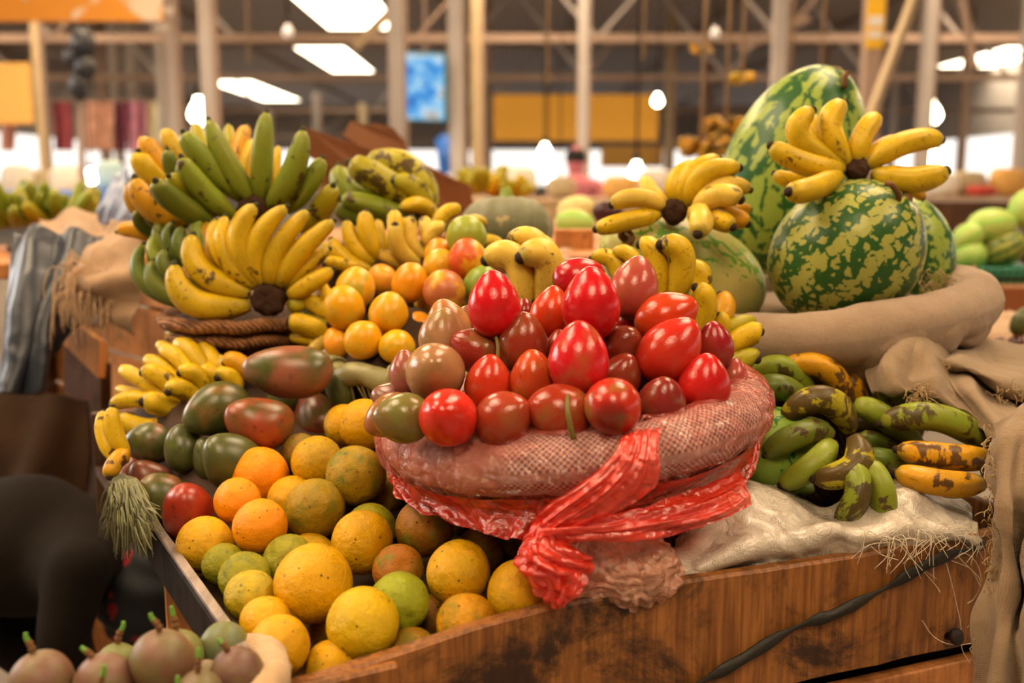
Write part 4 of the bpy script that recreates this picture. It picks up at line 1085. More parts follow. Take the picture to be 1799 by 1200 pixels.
# red plastic bag stretched round it
bag = empty('plastic_bag', P(955, 930, .965), 'red plastic bag stretched round the tamarillo basket and knotted in front', 'plastic bag')
cols = 25; th0, th1 = math.radians(168), math.radians(376)
low = [(672, 810), (690, 850), (715, 882), (760, 905), (815, 926), (880, 945), (940, 948), (985, 946), (1060, 944), (1150, 926), (1240, 900), (1310, 850), (1343, 765)]
lowc = catmull([Vector((a, b, 0)) for a, b in low], cols - 1)
rows = []
for ph in (140, 105, 70, 35, 5, -25, -55):
    a = math.radians(ph)
    rows.append([rg1(th0 + (th1 - th0) * i / (cols - 1), R1 + (rt1 + .0045) * math.cos(a), (rt1 * 1.10 + .0045) * math.sin(a)) for i in range(cols)])
lastr, lowr = rows[-1], []
for i in range(cols):
    th = th0 + (th1 - th0) * i / (cols - 1)
    g = math.exp(-((i - cols * .46) / 4.0) ** 2)
    d = 1.165 + math.sin(th) * .165 - .035 * g
    lowr.append(P(lowc[i].x, lowc[i].y, d))
rows.append([a.lerp(b, .5) - Vector((0, -.006, 0)) for a, b in zip(lastr, lowr)])
rows.append(lowr)
KN = P(950, 935, .96)
def pull(u, v): return .0020 * math.sin(u * 130 + 6 * math.sin(u * 23)) * min(1, v * 3) + .001 * math.sin(u * 47 - v * 9)
child_uv('film', patch(rows[:7], 220, 44, .003, 38, fold=pull, seed=3, amp2=.0022, sc2=75), M['film'], bag)
def pull2(u, v):
    return (.0050 * math.sin((u - .46) * 58 / (1.25 - .6 * v) + 1.8 * math.sin(u * 13)) + .0014 * math.sin(u * 120 - v * 5)) * (.25 + .75 * v)
child_uv('skirt', patch(rows[6:], 220, 34, .003, 26, fold=pull2, seed=3), M['skirt'], bag)
rows = PP([
 [(1100, 757, .99), (1120, 752, .985), (1140, 748, .985), (1165, 748, .99)],
 [(1088, 772, .942), (1110, 765, .936), (1135, 762, .936), (1160, 762, .942)],
 [(1075, 800, .925), (1100, 800, .918), (1130, 800, .918), (1157, 800, .926)],
 [(1020, 850, .925), (1060, 848, .914), (1105, 848, .914), (1150, 850, .926)],
 [(960, 890, .935), (1000, 892, .925), (1045, 895, .925), (1085, 897, .935)],
 [(935, 920, .945), (960, 923, .935), (985, 926, .935), (1010, 930, .945)],
 [(930, 945, .952), (945, 948, .945), (960, 950, .945), (980, 952, .952)]])
child_uv('gathered_fold', patch(rows, 60, 90, .002, 60, fold=lambda u, v: (.0030 * math.sin(u * 24 + 2 * math.sin(v * 7)) + .0012 * math.sin(u * 61)) * (.25 + .75 * v), amp2=.001, sc2=90), M['film2'], bag)
rows = PP([
 [(965, 925, .945), (1060, 905, .955), (1150, 885, .985), (1230, 858, 1.03), (1300, 826, 1.085)],
 [(955, 930, .935), (1060, 918, .940), (1160, 900, .965), (1245, 878, 1.005), (1310, 848, 1.06)],
 [(950, 936, .93), (1060, 935, .932), (1160, 922, .955), (1255, 900, .995), (1318, 872, 1.045)],
 [(955, 945, .94), (1060, 948, .940), (1160, 945, .962), (1255, 918, 1.00), (1322, 886, 1.045)]])
child_uv('handle_flap', patch(rows, 110, 44, .002, 50, fold=lambda u, v: (.0030 * math.sin(v * 17 + 2 * math.sin(u * 6)) + .0013 * math.sin(v * 41 + u * 9)) * (1.15 - .5 * u) * (1 - .85 * u ** 8), amp2=.0008, sc2=70, seed=4), M['film2'], bag)
def crease(f1, f2, a1, a2): return lambda u, v: (a1 * math.sin(u * f1 + 2.4 * math.sin(v * 5 + u * 3)) + a2 * (1 - 2 * abs(math.sin(u * f2 + 3 * math.sin(v * 7))))) * min(1, .3 + v * 2.5) * min(1, .15 + (1 - v) * 3)
rows = PP([[(934, 938, .944), (947, 936, .936), (958, 937, .934), (972, 942, .942)],
 [(912, 962, .945), (940, 960, .930), (975, 962, .926), (1010, 966, .942)],
 [(899, 988, .95), (935, 990, .926), (990, 992, .920), (1044, 984, .945)],
 [(922, 1008, .952), (948, 1016, .928), (990, 1018, .922), (1036, 1012, .946)],
 [(950, 1036, .95), (968, 1042, .934), (994, 1042, .930), (1022, 1038, .944)],
 [(966, 1060, .948), (978, 1066, .942), (990, 1066, .940), (1004, 1058, .945)]])
child_uv('knotted_tail', patch(rows, 90, 80, .005, 34, fold=crease(23, 9, .0030, .0040), amp2=.003, sc2=45, seed=6), M['film2'], bag)
rows = PP([[(938, 935, .955), (950, 934, .958), (968, 940, .956)], [(908, 975, .962), (965, 970, .968), (1025, 968, .962)], [(915, 1005, .962), (975, 1010, .966), (1040, 1000, .960)], [(958, 1055, .956), (985, 1062, .956), (1008, 1050, .954)]])
child_uv('knotted_tail', patch(rows, 70, 60, .004, 30, fold=crease(19, 8, .003, .003), amp2=.003, sc2=40, seed=16), M['film2'], bag)
rows = PP([[(945, 930, .938), (955, 930, .934), (966, 934, .938)], [(925, 960, .932), (943, 965, .926), (958, 972, .930)], [(905, 985, .936), (925, 992, .926), (950, 1000, .93)], [(918, 1000, .938), (938, 1012, .93), (962, 1016, .934)]])
child_uv('knotted_tail', patch(rows, 50, 50, .003, 40, fold=crease(15, 6, .003, .002), amp2=.002, sc2=50, seed=26), M['film2'], bag)
KX = axis_mat(P(953, 938, .945), AX(.2, -1, .2), .012, .012)
G = sphere_grid(lambda th, ph: Vector((math.sin(th) * math.cos(ph), math.sin(th) * math.sin(ph), math.cos(th))) * (1 + .12 * math.sin(ph * 6 + th * 4)), 36, 22)
child('knot', ([KX @ v for v in G[0]], G[1]), M['film2'], bag)
# crumpled pale bag
def crump(th, ph):
    p = Vector((math.sin(th) * math.cos(ph), math.sin(th) * math.sin(ph), math.cos(th)))
    r = 1 + .16 * (abs(nz(p, 2.6, 1)) * 2 - .4) + .10 * (abs(nz(p, 6, 3)) * 2 - .4) + .04 * nz(p, 14)
    return p * r
def crump_soft(th, ph):
    p = Vector((math.sin(th) * math.cos(ph), math.sin(th) * math.sin(ph), math.cos(th)))
    return p * (1 + .12 * nz(p, 1.7, 1) + .10 * (abs(nz(p + Vector((0, 0, .3 * math.sin(p.x * 5))), 3.6, 3)) * 2 - .4))
X = Matrix.Translation(P(1092, 996, 1.015)) @ Matrix.Diagonal((.060, .050, .042, 1))
G = sphere_grid(crump_soft, 110, 80)
o = solo('plastic_bag', ([X @ v for v in G[0]], G[1]), M['film3']); tag(o, 'crumpled pale pink plastic bag on the front board under the red bag', 'plastic bag')
G2 = patch(PP([[(1015, 1020, .985), (1070, 1000, .98), (1130, 990, .99), (1180, 975, 1.0)], [(1010, 1040, .975), (1070, 1025, .968), (1130, 1012, .98), (1182, 1000, .998)], [(1020, 1060, .975), (1075, 1045, .978), (1130, 1030, .99), (1180, 1018, 1.008)]]), 70, 24, .003, 40, fold=lambda u, v: .002 * math.sin(v * 16 + 3 * math.sin(u * 8)), amp2=.002, sc2=60)
obj('loose_skirt', mesh('loose_skirt', [v - o.location for v in G2[0]], G2[1], M['film3'], True, G2[3]), None, o)

# small mango basket
C3 = P(722, 640, 1.46); rg3 = ring(C3, (RT + Vector((0, 0, -.03))).normalized(), Vector((0, 1, 0)), Vector((0, 0, 1)))
R3 = .118
mb = empty('fruit_basket', rg3(0, 0, -.20), 'small twine basket with a leaf-bound rim holding the little yellow mangoes', 'basket')
child('lining', dome(rg3, R3 - .005, .085), M['sack'], mb)
child('basket_body', bowl(rg3, [(R3 * .93, -.01), (R3 * .90, -.05), (R3 * .78, -.10), (R3 * .6, -.16), (R3 * .5, -.20)], 48), M['sack'], mb)
def rimk(a, t): return 1 + .06 * math.sin(t * 90) + .10 * nz((math.cos(t * 40), t * 22, math.sin(a)), 1.2)
ptsr = [rg3(math.radians(150 + 360 * i / 160), R3, .004 * math.sin(i * .35)) for i in range(161)]
child('rim_binding', tube(ptsr, .0165, 14, False, rimk), M['leafrim'], mb)
for a0 in (196, 206, 214, 262, 320):
    th = math.radians(a0)
    G = torus(ring(rg3(th, R3, 0), Vector((math.cos(th), math.sin(th), 0)), Vector((0, 0, 1)), Vector((-math.sin(th), math.cos(th), .35)).normalized()), .0172, .0032, 30, 8)
    child('binding_wrap', (G[0], G[1]), M['leafrim'], mb)
gs = []
for i in range(46):
    a = math.radians(180 + i * 4.2); da = math.radians(random.uniform(-24, 24)); da2 = da + math.radians(random.uniform(-20, 20))
    gs.append(tube(catmull([rg3(a, R3 + .008, -.006), rg3(a + da * .5, R3 * .98, -.05), rg3(a + da, R3 * .88, -.10), rg3(a + da2, R3 * .66, -.17)], 10), .0014, 5)[:2])
child('twine_net', join(*gs), M['net'], mb)

pc = empty('wooden_crate', Vector((-.21, 1.80, .89)), 'brown wooden crate propping up the blotchy plantain hand beside the cardboard box', 'crate')
for sx in (-.085, .085):
    for sy in (-.13, .13): child('corner_post', box((-.21 + sx, 1.80 + sy, 1.075), (.025, .025, .37), None, .002), M['darkplank'], pc, smooth=False)
for zz in (.96, 1.06, 1.16, 1.24):
    for sy in (-.145, .145): child('slat', box((-.21, 1.80 + sy, zz), (.20, .008, .05), None, .001), M['darkplank'], pc, smooth=False)
child('crate_top', box((-.21, 1.80, 1.266), (.21, .31, .012), None, .002), M['darkplank'], pc, smooth=False)
# straw stand of the plantains
C4 = P(428, 556, 1.60); rg4 = ring(C4, RT, Vector((0, 1, 0)), Vector((0, 0, 1)))
sb = empty('straw_stand', rg4(0, 0, -.22), 'coiled straw basket rim under the plantain hands at the left', 'basket')
for h, rr in ((0.0, .122), (-.024, .112)):
    ptsr = [rg4(2 * PI * i / 140, rr, h + .0015 * math.sin(i * .5)) for i in range(141)]
    child('straw_coil', tube(ptsr, .0105, 14, False, lambda a, t: 1 + .10 * math.sin(a * 2 + t * 420)), M['straw'], sb)
child('basket_body', bowl(rg4, [(.108, -.02), (.10, -.06), (.085, -.15), (.08, -.22)], 48, .01), M['wicker'], sb)
child('lining', dome(rg4, .115, .02), M['wicker'], sb)

# watermelon basket
C2 = P(1393, 545, 1.62); E21 = (P(1700, 508, 1.62) - C2).normalized(); N2 = E21.cross(Vector((0, 1, 0))).normalized()
rg2 = ring(C2, E21, Vector((0, 1, 0)), N2); R2 = .268
wb = empty('fruit_basket', rg2(0, 0, -.29), 'wide dark basket carrying the watermelons at the right', 'basket')
child('basket_body', bowl(rg2, [(R2 + .01, -.01), (R2 * .93, -.06), (R2 * .80, -.14), (R2 * .68, -.22), (R2 * .6, -.29)], 80, .006), M['wicker'], wb)
child('lining', dome(rg2, R2 - .01, .02), M['burlap'], wb)
rs_ = empty('burlap_cloth', rg2(0, 0, -.02), 'pale burlap cloth rolled over the rim of the watermelon basket', 'burlap')
child_uv('rolled_edge', torus(rg2, R2 + .004, .036, 150, 20, .16, 12, 5, .040), M['burlap_rim'], rs_)
rows = [[rg2(math.radians(205 + 150 * i / 12), R2 + c + .004 * math.sin(i * 2.3), h + hh[i]) for i in range(13)] for c, h, hh in
        ((.037, .0, [0] * 13), (.034, -.022, [0] * 13), (.018, -.048, [0] * 13), (-.005, -.072, [-.01, -.02, -.03, -.02, -.015, -.01, 0, .01, .02, .02, .02, .03, .03]))]
child_uv('hanging_edge', patch(rows, 110, 26, .006, 16, fold=lambda u, v: .006 * v * math.sin(u * 40 + 3 * math.sin(u * 9)), amp2=.002, sc2=40), M['burlap_rim'], rs_)
def wisp(p, n, spread, L, drop, seg=6, r=.0006):
    gs = []
    for _ in range(n):
        a = p + Vector([random.uniform(-s, s) for s in spread]); d = Vector((random.uniform(-1, 1), random.uniform(-1, .2), random.uniform(-.6, .8))).normalized()
        l = random.uniform(.4, 1) * L; c = Vector([random.uniform(-1, 1) for _ in range(3)]) * l * .5
        gs.append(tube(catmull([a, a + d * l * .4 + c * .4, a + d * l * .7 - Vector((0, 0, drop * .4)) + c, a + d * l - Vector((0, 0, drop))], seg), r, 4)[:2])
    return join(*gs)
gs = [wisp(P(1690, 492, 1.60), 70, (.018, .02, .018), .035, .01), wisp(P(1650, 500, 1.50), 50, (.025, .02, .01), .03, .005), wisp(P(1700, 540, 1.55), 26, (.01, .02, .02), .05, .04), wisp(P(1545, 570, 1.36), 30, (.02, .01, .006), .02, .01)]
o = child('frayed_jute', join(*gs), M['jute'], rs_); o['kind'] = 'stuff'

# ------------------------------------------------------------------ white sack under the plantains
rows = PP([
 [(1200, 900, 1.20), (1290, 836, 1.21), (1360, 856, 1.22), (1440, 898, 1.22), (1510, 872, 1.23), (1580, 840, 1.25), (1655, 875, 1.25), (1700, 890, 1.26)],
 [(1190, 935, 1.12), (1280, 875, 1.14), (1360, 882, 1.14), (1445, 912, 1.15), (1520, 888, 1.165), (1590, 868, 1.18), (1665, 898, 1.20), (1710, 910, 1.21)],
 [(1180, 970, 1.055), (1270, 925, 1.08), (1360, 912, 1.09), (1450, 922, 1.10), (1525, 915, 1.12), (1598, 900, 1.14), (1672, 918, 1.16), (1715, 925, 1.17)],
 [(1174, 1000, 1.025), (1265, 968, 1.045), (1360, 946, 1.065), (1455, 936, 1.08), (1530, 940, 1.095), (1605, 925, 1.12), (1680, 935, 1.14), (1718, 940, 1.155)],
 [(1172, 1025, 1.015), (1265, 1000, 1.038), (1362, 980, 1.062), (1458, 962, 1.082), (1532, 958, 1.10), (1610, 950, 1.122), (1685, 950, 1.142), (1720, 955, 1.155)],
 [(1172, 1050, 1.03), (1265, 1025, 1.05), (1362, 1006, 1.075), (1458, 990, 1.095), (1532, 975, 1.115), (1610, 965, 1.135), (1685, 965, 1.155), (1720, 970, 1.165)]])
ws = empty('woven_sack', P(1430, 985, 1.09), 'shiny white woven plastic sack under the plantains, frayed at the front board', 'sack')
def wf(u, v):
    return .006 * math.sin(v * 13 + 2.5 * u + 2.5 * math.sin(u * 5)) * math.exp(-((u - .3) / .35) ** 2) + .004 * math.sin(u * 30 + v * 9) * v + .003 * math.sin(u * 11 - v * 15)
o = child_uv('sack_sheet', patch(rows, 150, 80, .006, 14, fold=wf, amp2=.004, sc2=30, seed=8), M['poly'], ws); solidify(o, .0012)
gs = []
for _ in range(48):
    px = random.uniform(1530, 1700); py = 952 - (px - 1530) * .10 + random.uniform(-14, 6)
    a = P(px, py, 1.085 + (px - 1530) * .00030) + Vector((0, -.010, .004))
    l = random.uniform(.01, .05)
    d1 = Vector((random.uniform(-1, 1), random.uniform(-.6, .1), random.uniform(-.5, .5))) * l * .6
    gs.append(tube(catmull([a, a + d1, a + d1 * 1.5 + Vector((random.uniform(-.3, .3) * l, 0, -l * .5)), a + d1 * 1.6 + Vector((random.uniform(-.6, .6) * l, 0, -l))], 10), .00042, 4)[:2])
def hangt(pp, r=.0005): gs.append(tube(catmull([on_board(a, b, .004 + .006 * ((i * 7) % 3) / 2) for i, (a, b) in enumerate(pp)], 30), r, 5)[:2])
hangt([(1582, 958), (1605, 985), (1628, 1010), (1645, 1030), (1652, 1041)]); hangt([(1640, 950), (1660, 985), (1668, 1010), (1680, 1060), (1688, 1100), (1690, 1140), (1704, 1165)])
hangt([(1530, 960), (1550, 975), (1578, 984)]); hangt([(1655, 945), (1690, 985), (1722, 1020), (1712, 1050), (1700, 1060)]); hangt([(1620, 1090), (1640, 1118), (1670, 1132), (1712, 1128), (1722, 1105)])
hangt([(1675, 980), (1695, 972), (1716, 990), (1725, 1020)]); hangt([(1672, 985), (1705, 1000), (1722, 1030)])
o = child('frayed_threads', join(*gs), M['thread'], ws); o['kind'] = 'stuff'

# ------------------------------------------------------------------ burlap sack at the right
bs = empty('burlap_sack', P(1790, 1000, 1.0), 'brown burlap sack draped over the right end of the stall', 'burlap')
def vf(k, a): return lambda u, v: a * math.sin(u * k + 1.5 * math.sin(v * 4)) 
rows = PP([
 [(1745, 745, 1.17), (1775, 722, 1.13), (1815, 705, 1.11), (1880, 700, 1.10), (1960, 700, 1.10)],
 [(1737, 785, 1.13), (1768, 775, 1.07), (1812, 765, 1.06), (1880, 760, 1.05), (1960, 760, 1.06)],
 [(1726, 850, 1.10), (1764, 845, 1.04), (1808, 850, 1.035), (1880, 840, 1.02), (1960, 840, 1.03)],
 [(1735, 905, 1.085), (1768, 905, 1.03), (1800, 905, 1.03), (1870, 900, .99), (1960, 900, 1.01)],
 [(1744, 985, 1.075), (1766, 985, 1.03), (1790, 990, 1.05), (1850, 980, .98), (1960, 980, 1.0)],
 [(1730, 1060, 1.07), (1758, 1060, 1.03), (1785, 1070, 1.04), (1840, 1060, .98), (1960, 1060, 1.0)],
 [(1716, 1130, 1.065), (1748, 1130, 1.02), (1785, 1130, 1.01), (1840, 1130, .97), (1960, 1130, .99)],
 [(1704, 1235, 1.06), (1745, 1235, 1.01), (1785, 1235, 1.0), (1840, 1235, .96), (1960, 1235, .98)]])
o = child_uv('front_drape', patch(rows, 70, 130, .006, 12, fold=lambda u, v: .007 * math.sin(u * 17 + 1.2 * math.sin(v * 6)) * min(1, v * 4) + .003 * math.sin(u * 9 + v * 22), amp2=.002, sc2=30, seed=2), M['burlap'], bs); solidify(o, .002)
rows = PP([
 [(1610, 640, 1.52), (1690, 600, 1.56), (1760, 596, 1.58), (1840, 610, 1.6), (1960, 620, 1.6)],
 [(1630, 645, 1.44), (1695, 615, 1.46), (1765, 612, 1.48), (1840, 630, 1.5), (1960, 640, 1.5)],
 [(1640, 640, 1.37), (1690, 630, 1.36), (1760, 645, 1.36), (1840, 665, 1.38), (1960, 690, 1.4)],
 [(1645, 634, 1.34), (1680, 640, 1.315), (1745, 664, 1.30), (1815, 700, 1.30), (1960, 750, 1.3)],
 [(1652, 640, 1.33), (1684, 652, 1.325), (1742, 676, 1.315), (1810, 712, 1.31), (1960, 765, 1.31)]])
o = child_uv('upper_flap', patch(rows, 60, 50, .006, 10, amp2=.002, sc2=30, seed=6, fold=lambda u, v: .004 * math.sin(u * 14 + v * 3)), M['burlap'], bs); solidify(o, .002)
rows = PP([
 [(1560, 598, 1.41), (1592, 578, 1.38), (1622, 576, 1.38), (1650, 600, 1.40), (1700, 625, 1.42)],
 [(1532, 628, 1.36), (1572, 606, 1.33), (1612, 600, 1.31), (1648, 625, 1.34), (1705, 655, 1.36)],
 [(1516, 654, 1.33), (1560, 640, 1.30), (1606, 652, 1.285), (1650, 655, 1.30), (1715, 695, 1.31)],
 [(1522, 680, 1.31), (1566, 668, 1.28), (1612, 678, 1.27), (1660, 685, 1.27), (1730, 730, 1.26)],
 [(1534, 694, 1.30), (1580, 688, 1.275), (1640, 700, 1.26), (1690, 725, 1.25), (1745, 770, 1.22)],
 [(1540, 690, 1.33), (1585, 684, 1.32), (1645, 696, 1.31), (1695, 725, 1.30), (1750, 770, 1.26)]])
o = child_uv('folded_edge', patch(rows, 80, 60, .006, 14, amp2=.003, sc2=35, seed=9, fold=lambda u, v: .009 * math.sin(u * 15 + 2 * v) * math.sin(v * 3.1)), M['burlap'], bs); solidify(o, .002)
rows = PP([
 [(1655, 640, 1.33), (1680, 648, 1.35), (1710, 655, 1.36), (1760, 680, 1.36)],
 [(1680, 690, 1.285), (1705, 690, 1.27), (1735, 700, 1.28), (1790, 730, 1.28)],
 [(1708, 730, 1.25), (1738, 728, 1.225), (1770, 740, 1.235), (1830, 770, 1.23)],
 [(1735, 765, 1.20), (1768, 762, 1.17), (1800, 775, 1.18), (1860, 800, 1.17)],
 [(1772, 790, 1.15), (1795, 785, 1.12), (1820, 800, 1.13), (1880, 830, 1.11)],
 [(1780, 800, 1.14), (1800, 800, 1.125), (1825, 815, 1.12), (1885, 845, 1.11)]])
o = child_uv('hemmed_strip', patch(rows, 40, 60, .005, 14, amp2=.002, sc2=35, seed=12, fold=vf(9, .005)), M['burlap'], bs); solidify(o, .002)
rows = PP([[(1690, 660, 1.45), (1760, 660, 1.45), (1960, 680, 1.45)], [(1700, 760, 1.34), (1790, 750, 1.30), (1960, 760, 1.25)], [(1735, 860, 1.24), (1800, 850, 1.2), (1960, 850, 1.15)]])
o = child_uv('inner_layer', patch(rows, 40, 40, .008, 12, amp2=.003, sc2=30, seed=15), M['burlap'], bs); solidify(o, .002)
gs = [wisp(P(1616, 690, 1.255), 40, (.012, .006, .012), .02, .008), wisp(P(1620, 715, 1.255), 5, (.002, .002, .004), .012, .03), wisp(P(1780, 690, 1.295), 50, (.03, .006, .012), .014, .006), wisp(P(1650, 640, 1.32), 20, (.004, .004, .01), .014, .003)]
for py in range(760, 1210, 22): gs.append(wisp(P(1737 - (12 if py > 1060 else 0), py, 1.065), 5, (.003, .004, .01), .012, .006))
o = child('frayed_jute', join(*gs), M['jute'], bs); o['kind'] = 'stuff'

# passion fruit basket, lined with pale cloth
C5 = P(262, 1250, .82); rg5 = ring(C5, Vector((1, 0, .25)).normalized(), Vector((0, 1, 0)), Vector((-.25, 0, 1)).normalized())
pb = empty('fruit_basket', rg5(0, 0, -.11), 'cloth-lined basket of passion fruit at the bottom left corner', 'basket')
M['liner'] = make_burlap('cream_liner', srgb('#cfae84'), srgb('#a88860'), 700)
child_uv('rim_cloth', torus(rg5, .104, .014, 60, 14, .25, 40, 3, None, -1.3, 1.25), M['liner'], pb)
child('basket_body', bowl(rg5, [(.108, -.005), (.10, -.04), (.085, -.08), (.07, -.11)], 48, .01), M['wicker'], pb)
child('lining', dome(rg5, .10, -.02), M['liner'], pb)
cr = empty('wooden_crate', (C5.x, C5.y, 0), 'dark wooden crate under the passion fruit basket', 'crate')
zt = C5.z - .11
child('crate_top', box((C5.x, C5.y - .03, zt - .011), (.34, .22, .02), None, .002), M['darkplank'], cr, smooth=False)
for sx in (-.15, .15):
    for sy in (-.12, .06): child('leg', box((C5.x + sx, C5.y + sy, (zt - .021) / 2), (.03, .03, zt - .021), None, .002), M['darkplank'], cr, smooth=False)
# grey-green fringe hanging over the tray's far left edge, outside the board
gs = []
for i in range(230):
    u = random.random(); x0 = 192 + 52 * u; y0 = random.uniform(842, 905)
    x1 = 180 + 100 * u + random.uniform(-10, 10); y1 = random.uniform(895, 985) if .2 < u < .9 else random.uniform(890, 950)
    o_ = random.uniform(.014, .030)
    gs.append(tube(catmull([on_side(x0, y0, o_), on_side((x0 + x1) / 2 + random.uniform(-8, 8), (y0 + y1) / 2, o_ + .006), on_side(x1, y1, o_)], 8), lambda t: .0016 - .0011 * t, 5)[:2])
fr = empty('burlap_rag', on_side(215, 850, .014), 'grey-green rag with a long fringe hanging over the tray edge at the far left', 'rag')
M['fringe'] = m_plain('grey_green_jute', srgb('#6f6d4a'), .85, .35, 60)
o = child('fringe', join(*gs), M['fringe'], fr); o['kind'] = 'stuff'
rows = [[on_side(x, y, f) for x, y, f in r] for r in ([(196, 836, .012), (215, 832, .014), (240, 842, .012)], [(192, 876, .014), (222, 880, .020), (252, 886, .014)], [(190, 915, .014), (226, 925, .022), (262, 926, .014)])]
o = child_uv('cloth', patch(rows, 30, 40, .004, 30, fold=vf(16, .003)), M['fringe'], fr); solidify(o, .002)
# ------------------------------------------------------------------ neighbouring stall on the left
def slab(pts_front, depth, mat, name, root, smooth=False):
    """board with the given outline (world points, coplanar) and real thickness"""
    n = (pts_front[1] - pts_front[0]).cross(pts_front[2] - pts_front[0]).normalized()
    if n.dot(FW) < 0: n = -n
    m = len(pts_front); vs = list(pts_front) + [p + n * depth for p in pts_front]
    fs = [tuple(range(m)), tuple(range(2 * m - 1, m - 1, -1))] + [(i, i + m, (i + 1) % m + m, (i + 1) % m) for i in range(m)]
    return child(name, (vs, fs), mat, root, smooth=smooth)
ns = empty('wooden_stall', Vector((-.95, 2.35, 0)), 'plank-sided wooden stall behind the plantain stand at the left', 'market stall')
A0 = Vector((-.52, 1.95, 0)); A1 = Vector((-1.30, 2.72, 0))
ud = (A1 - A0).normalized()
for k in range(6):
    z0 = .50 + k * .125
    a = A0 + Vector((0, 0, z0 + .058)); b = A1 + Vector((0, 0, z0 + .058))
    child('side_plank', beam(a, b, .02, .114, bev=.003), M['litplank'], ns, smooth=False)
for q, w in ((A1 - ud * .02, .06), (A1 - ud * .10, .05), (A0 + ud * .03, .06)):
    child('post', box((q.x - .02, q.y - .045, .62), (w, w, 1.24), None, .004), M['darkplank'], ns, smooth=False)
slab([P(90, 540, 2.16), P(176, 600, 2.10), P(172, 664, 2.10), P(92, 585, 2.16)], .02, M['litplank'], 'brace', ns)
slab([P(112, 610, 2.3), P(176, 640, 2.24), P(178, 900, 2.24), P(112, 900, 2.3)], .03, M['darkplank'], 'door_plank', ns)
child('table_top', box((-1.35, 2.62, 1.20), (1.5, .62, .04), None, .005), M['plank'], ns, smooth=False)
M['bluecloth'] = m_plain('blue_denim_cloth', srgb('#131c2a'), .4, .5, 9, .6, .35, 40)
M['bluetarp'] = m_plain('bright_blue_tarpaulin', srgb('#2f6fd0'), .4, .25, 3, .5)
rows = PP([[(18, 405, 2.20), (70, 402, 2.16), (120, 402, 2.14), (178, 408, 2.14)], [(12, 470, 2.10), (65, 470, 2.05), (118, 470, 2.06), (190, 480, 2.08)],
           [(5, 560, 2.06), (55, 560, 2.0), (100, 550, 2.03), (192, 560, 2.06)], [(-12, 630, 2.04), (40, 630, 1.98), (85, 612, 2.01), (140, 570, 2.06)], [(-30, 690, 2.03), (20, 692, 1.97), (60, 690, 1.99), (95, 640, 2.04)]])
o = solo('blue_cloth', patch(rows, 70, 80, .012, 7, fold=lambda u, v: .014 * math.sin(u * 15 + 2 * math.sin(v * 3)), amp2=.004, sc2=14), M['bluecloth']); solidify(o, .004)
tag(o, 'faded blue denim cloth hanging from the neighbouring stall at the left edge', 'cloth')
rows = PP([[(-60, 680, 2.25), (40, 690, 2.2), (150, 700, 2.2)], [(-60, 780, 2.2), (40, 790, 2.1), (160, 790, 2.15)], [(-60, 900, 2.2), (40, 900, 2.1), (150, 900, 2.15)]])
M['brownsack'] = m_plain('brown_stained_sack', srgb('#33200f'), .9, .7, 6, .2, .4, 30)
o = solo('sack', patch(rows, 50, 50, .03, 4, fold=lambda u, v: .012 * math.sin(u * 14 + 4 * v)), M['brownsack']); solidify(o, .01); tag(o, 'dark brown sacking below the blue denim cloth', 'sack')
rag = empty('burlap_rag', P(185, 450, 1.95), 'straw-coloured burlap with a loose fringe beside the blue denim cloth', 'rag')
rows = PP([[(195, 385, 2.06), (225, 395, 1.99), (250, 410, 1.95)], [(160, 440, 2.0), (205, 450, 1.93), (248, 470, 1.91)], [(128, 482, 1.97), (175, 505, 1.91), (240, 530, 1.90)], [(150, 520, 1.99), (190, 545, 1.94), (230, 590, 1.93)]])
o = child_uv('cloth', patch(rows, 40, 40, .015, 12, fold=lambda u, v: .010 * math.sin(v * 14 + u * 5), amp2=.005, sc2=22), M['straw_bg'], rag); solidify(o, .003)
gs = []
for i in range(150):
    u = random.random(); a = P(125 + 90 * u + random.uniform(-6, 6), 488 + 30 * u + random.uniform(-45, 25), 1.93 + random.uniform(-.02, .02))
    L = random.uniform(.03, .10)
    d1 = Vector((random.uniform(-1, .3), random.uniform(-.3, .3), random.uniform(-.4, .3))) * L * .5
    gs.append(tube(catmull([a, a + d1, a + d1 * 1.4 - Vector((0, 0, L * .5)), a + d1 * 1.5 - Vector((0, 0, L))], 7), .0012, 4)[:2])
M['strawthread'] = m_plain('straw_thread', srgb('#c9aa86'), .8, .2, 60)
o = child('fringe', join(*gs), M['strawthread'], rag); o['kind'] = 'stuff'
rows = PP([[(70, 392, 2.6), (140, 372, 2.65), (215, 372, 2.6)], [(90, 420, 2.35), (150, 410, 2.35), (225, 400, 2.3)], [(120, 470, 2.25), (160, 480, 2.25), (230, 480, 2.2)]])
o = solo('burlap_sack', patch(rows, 40, 30, .02, 8, fold=lambda u, v: .01 * math.sin(u * 12)), M['straw_bg']); solidify(o, .004); tag(o, 'tan burlap lying over the neighbouring stall behind its fringed rag', 'burlap')
rows = PP([[(185, 330, 2.5), (215, 300, 2.5), (238, 315, 2.5)], [(180, 360, 2.42), (212, 350, 2.38), (240, 360, 2.4)], [(172, 392, 2.42), (205, 395, 2.36), (236, 395, 2.38)]])
M['greybag'] = m_plain('grey_blue_plastic', srgb('#7e8aa6'), .35, .4, 12, .6, .4, 40)
o = solo('plastic_bag', patch(rows, 30, 30, .015, 14, fold=lambda u, v: .008 * math.sin(u * 18 + v * 7)), M['greybag']); solidify(o, .003); tag(o, 'grey-blue crumpled plastic bag left of the upper plantain hand', 'plastic bag')

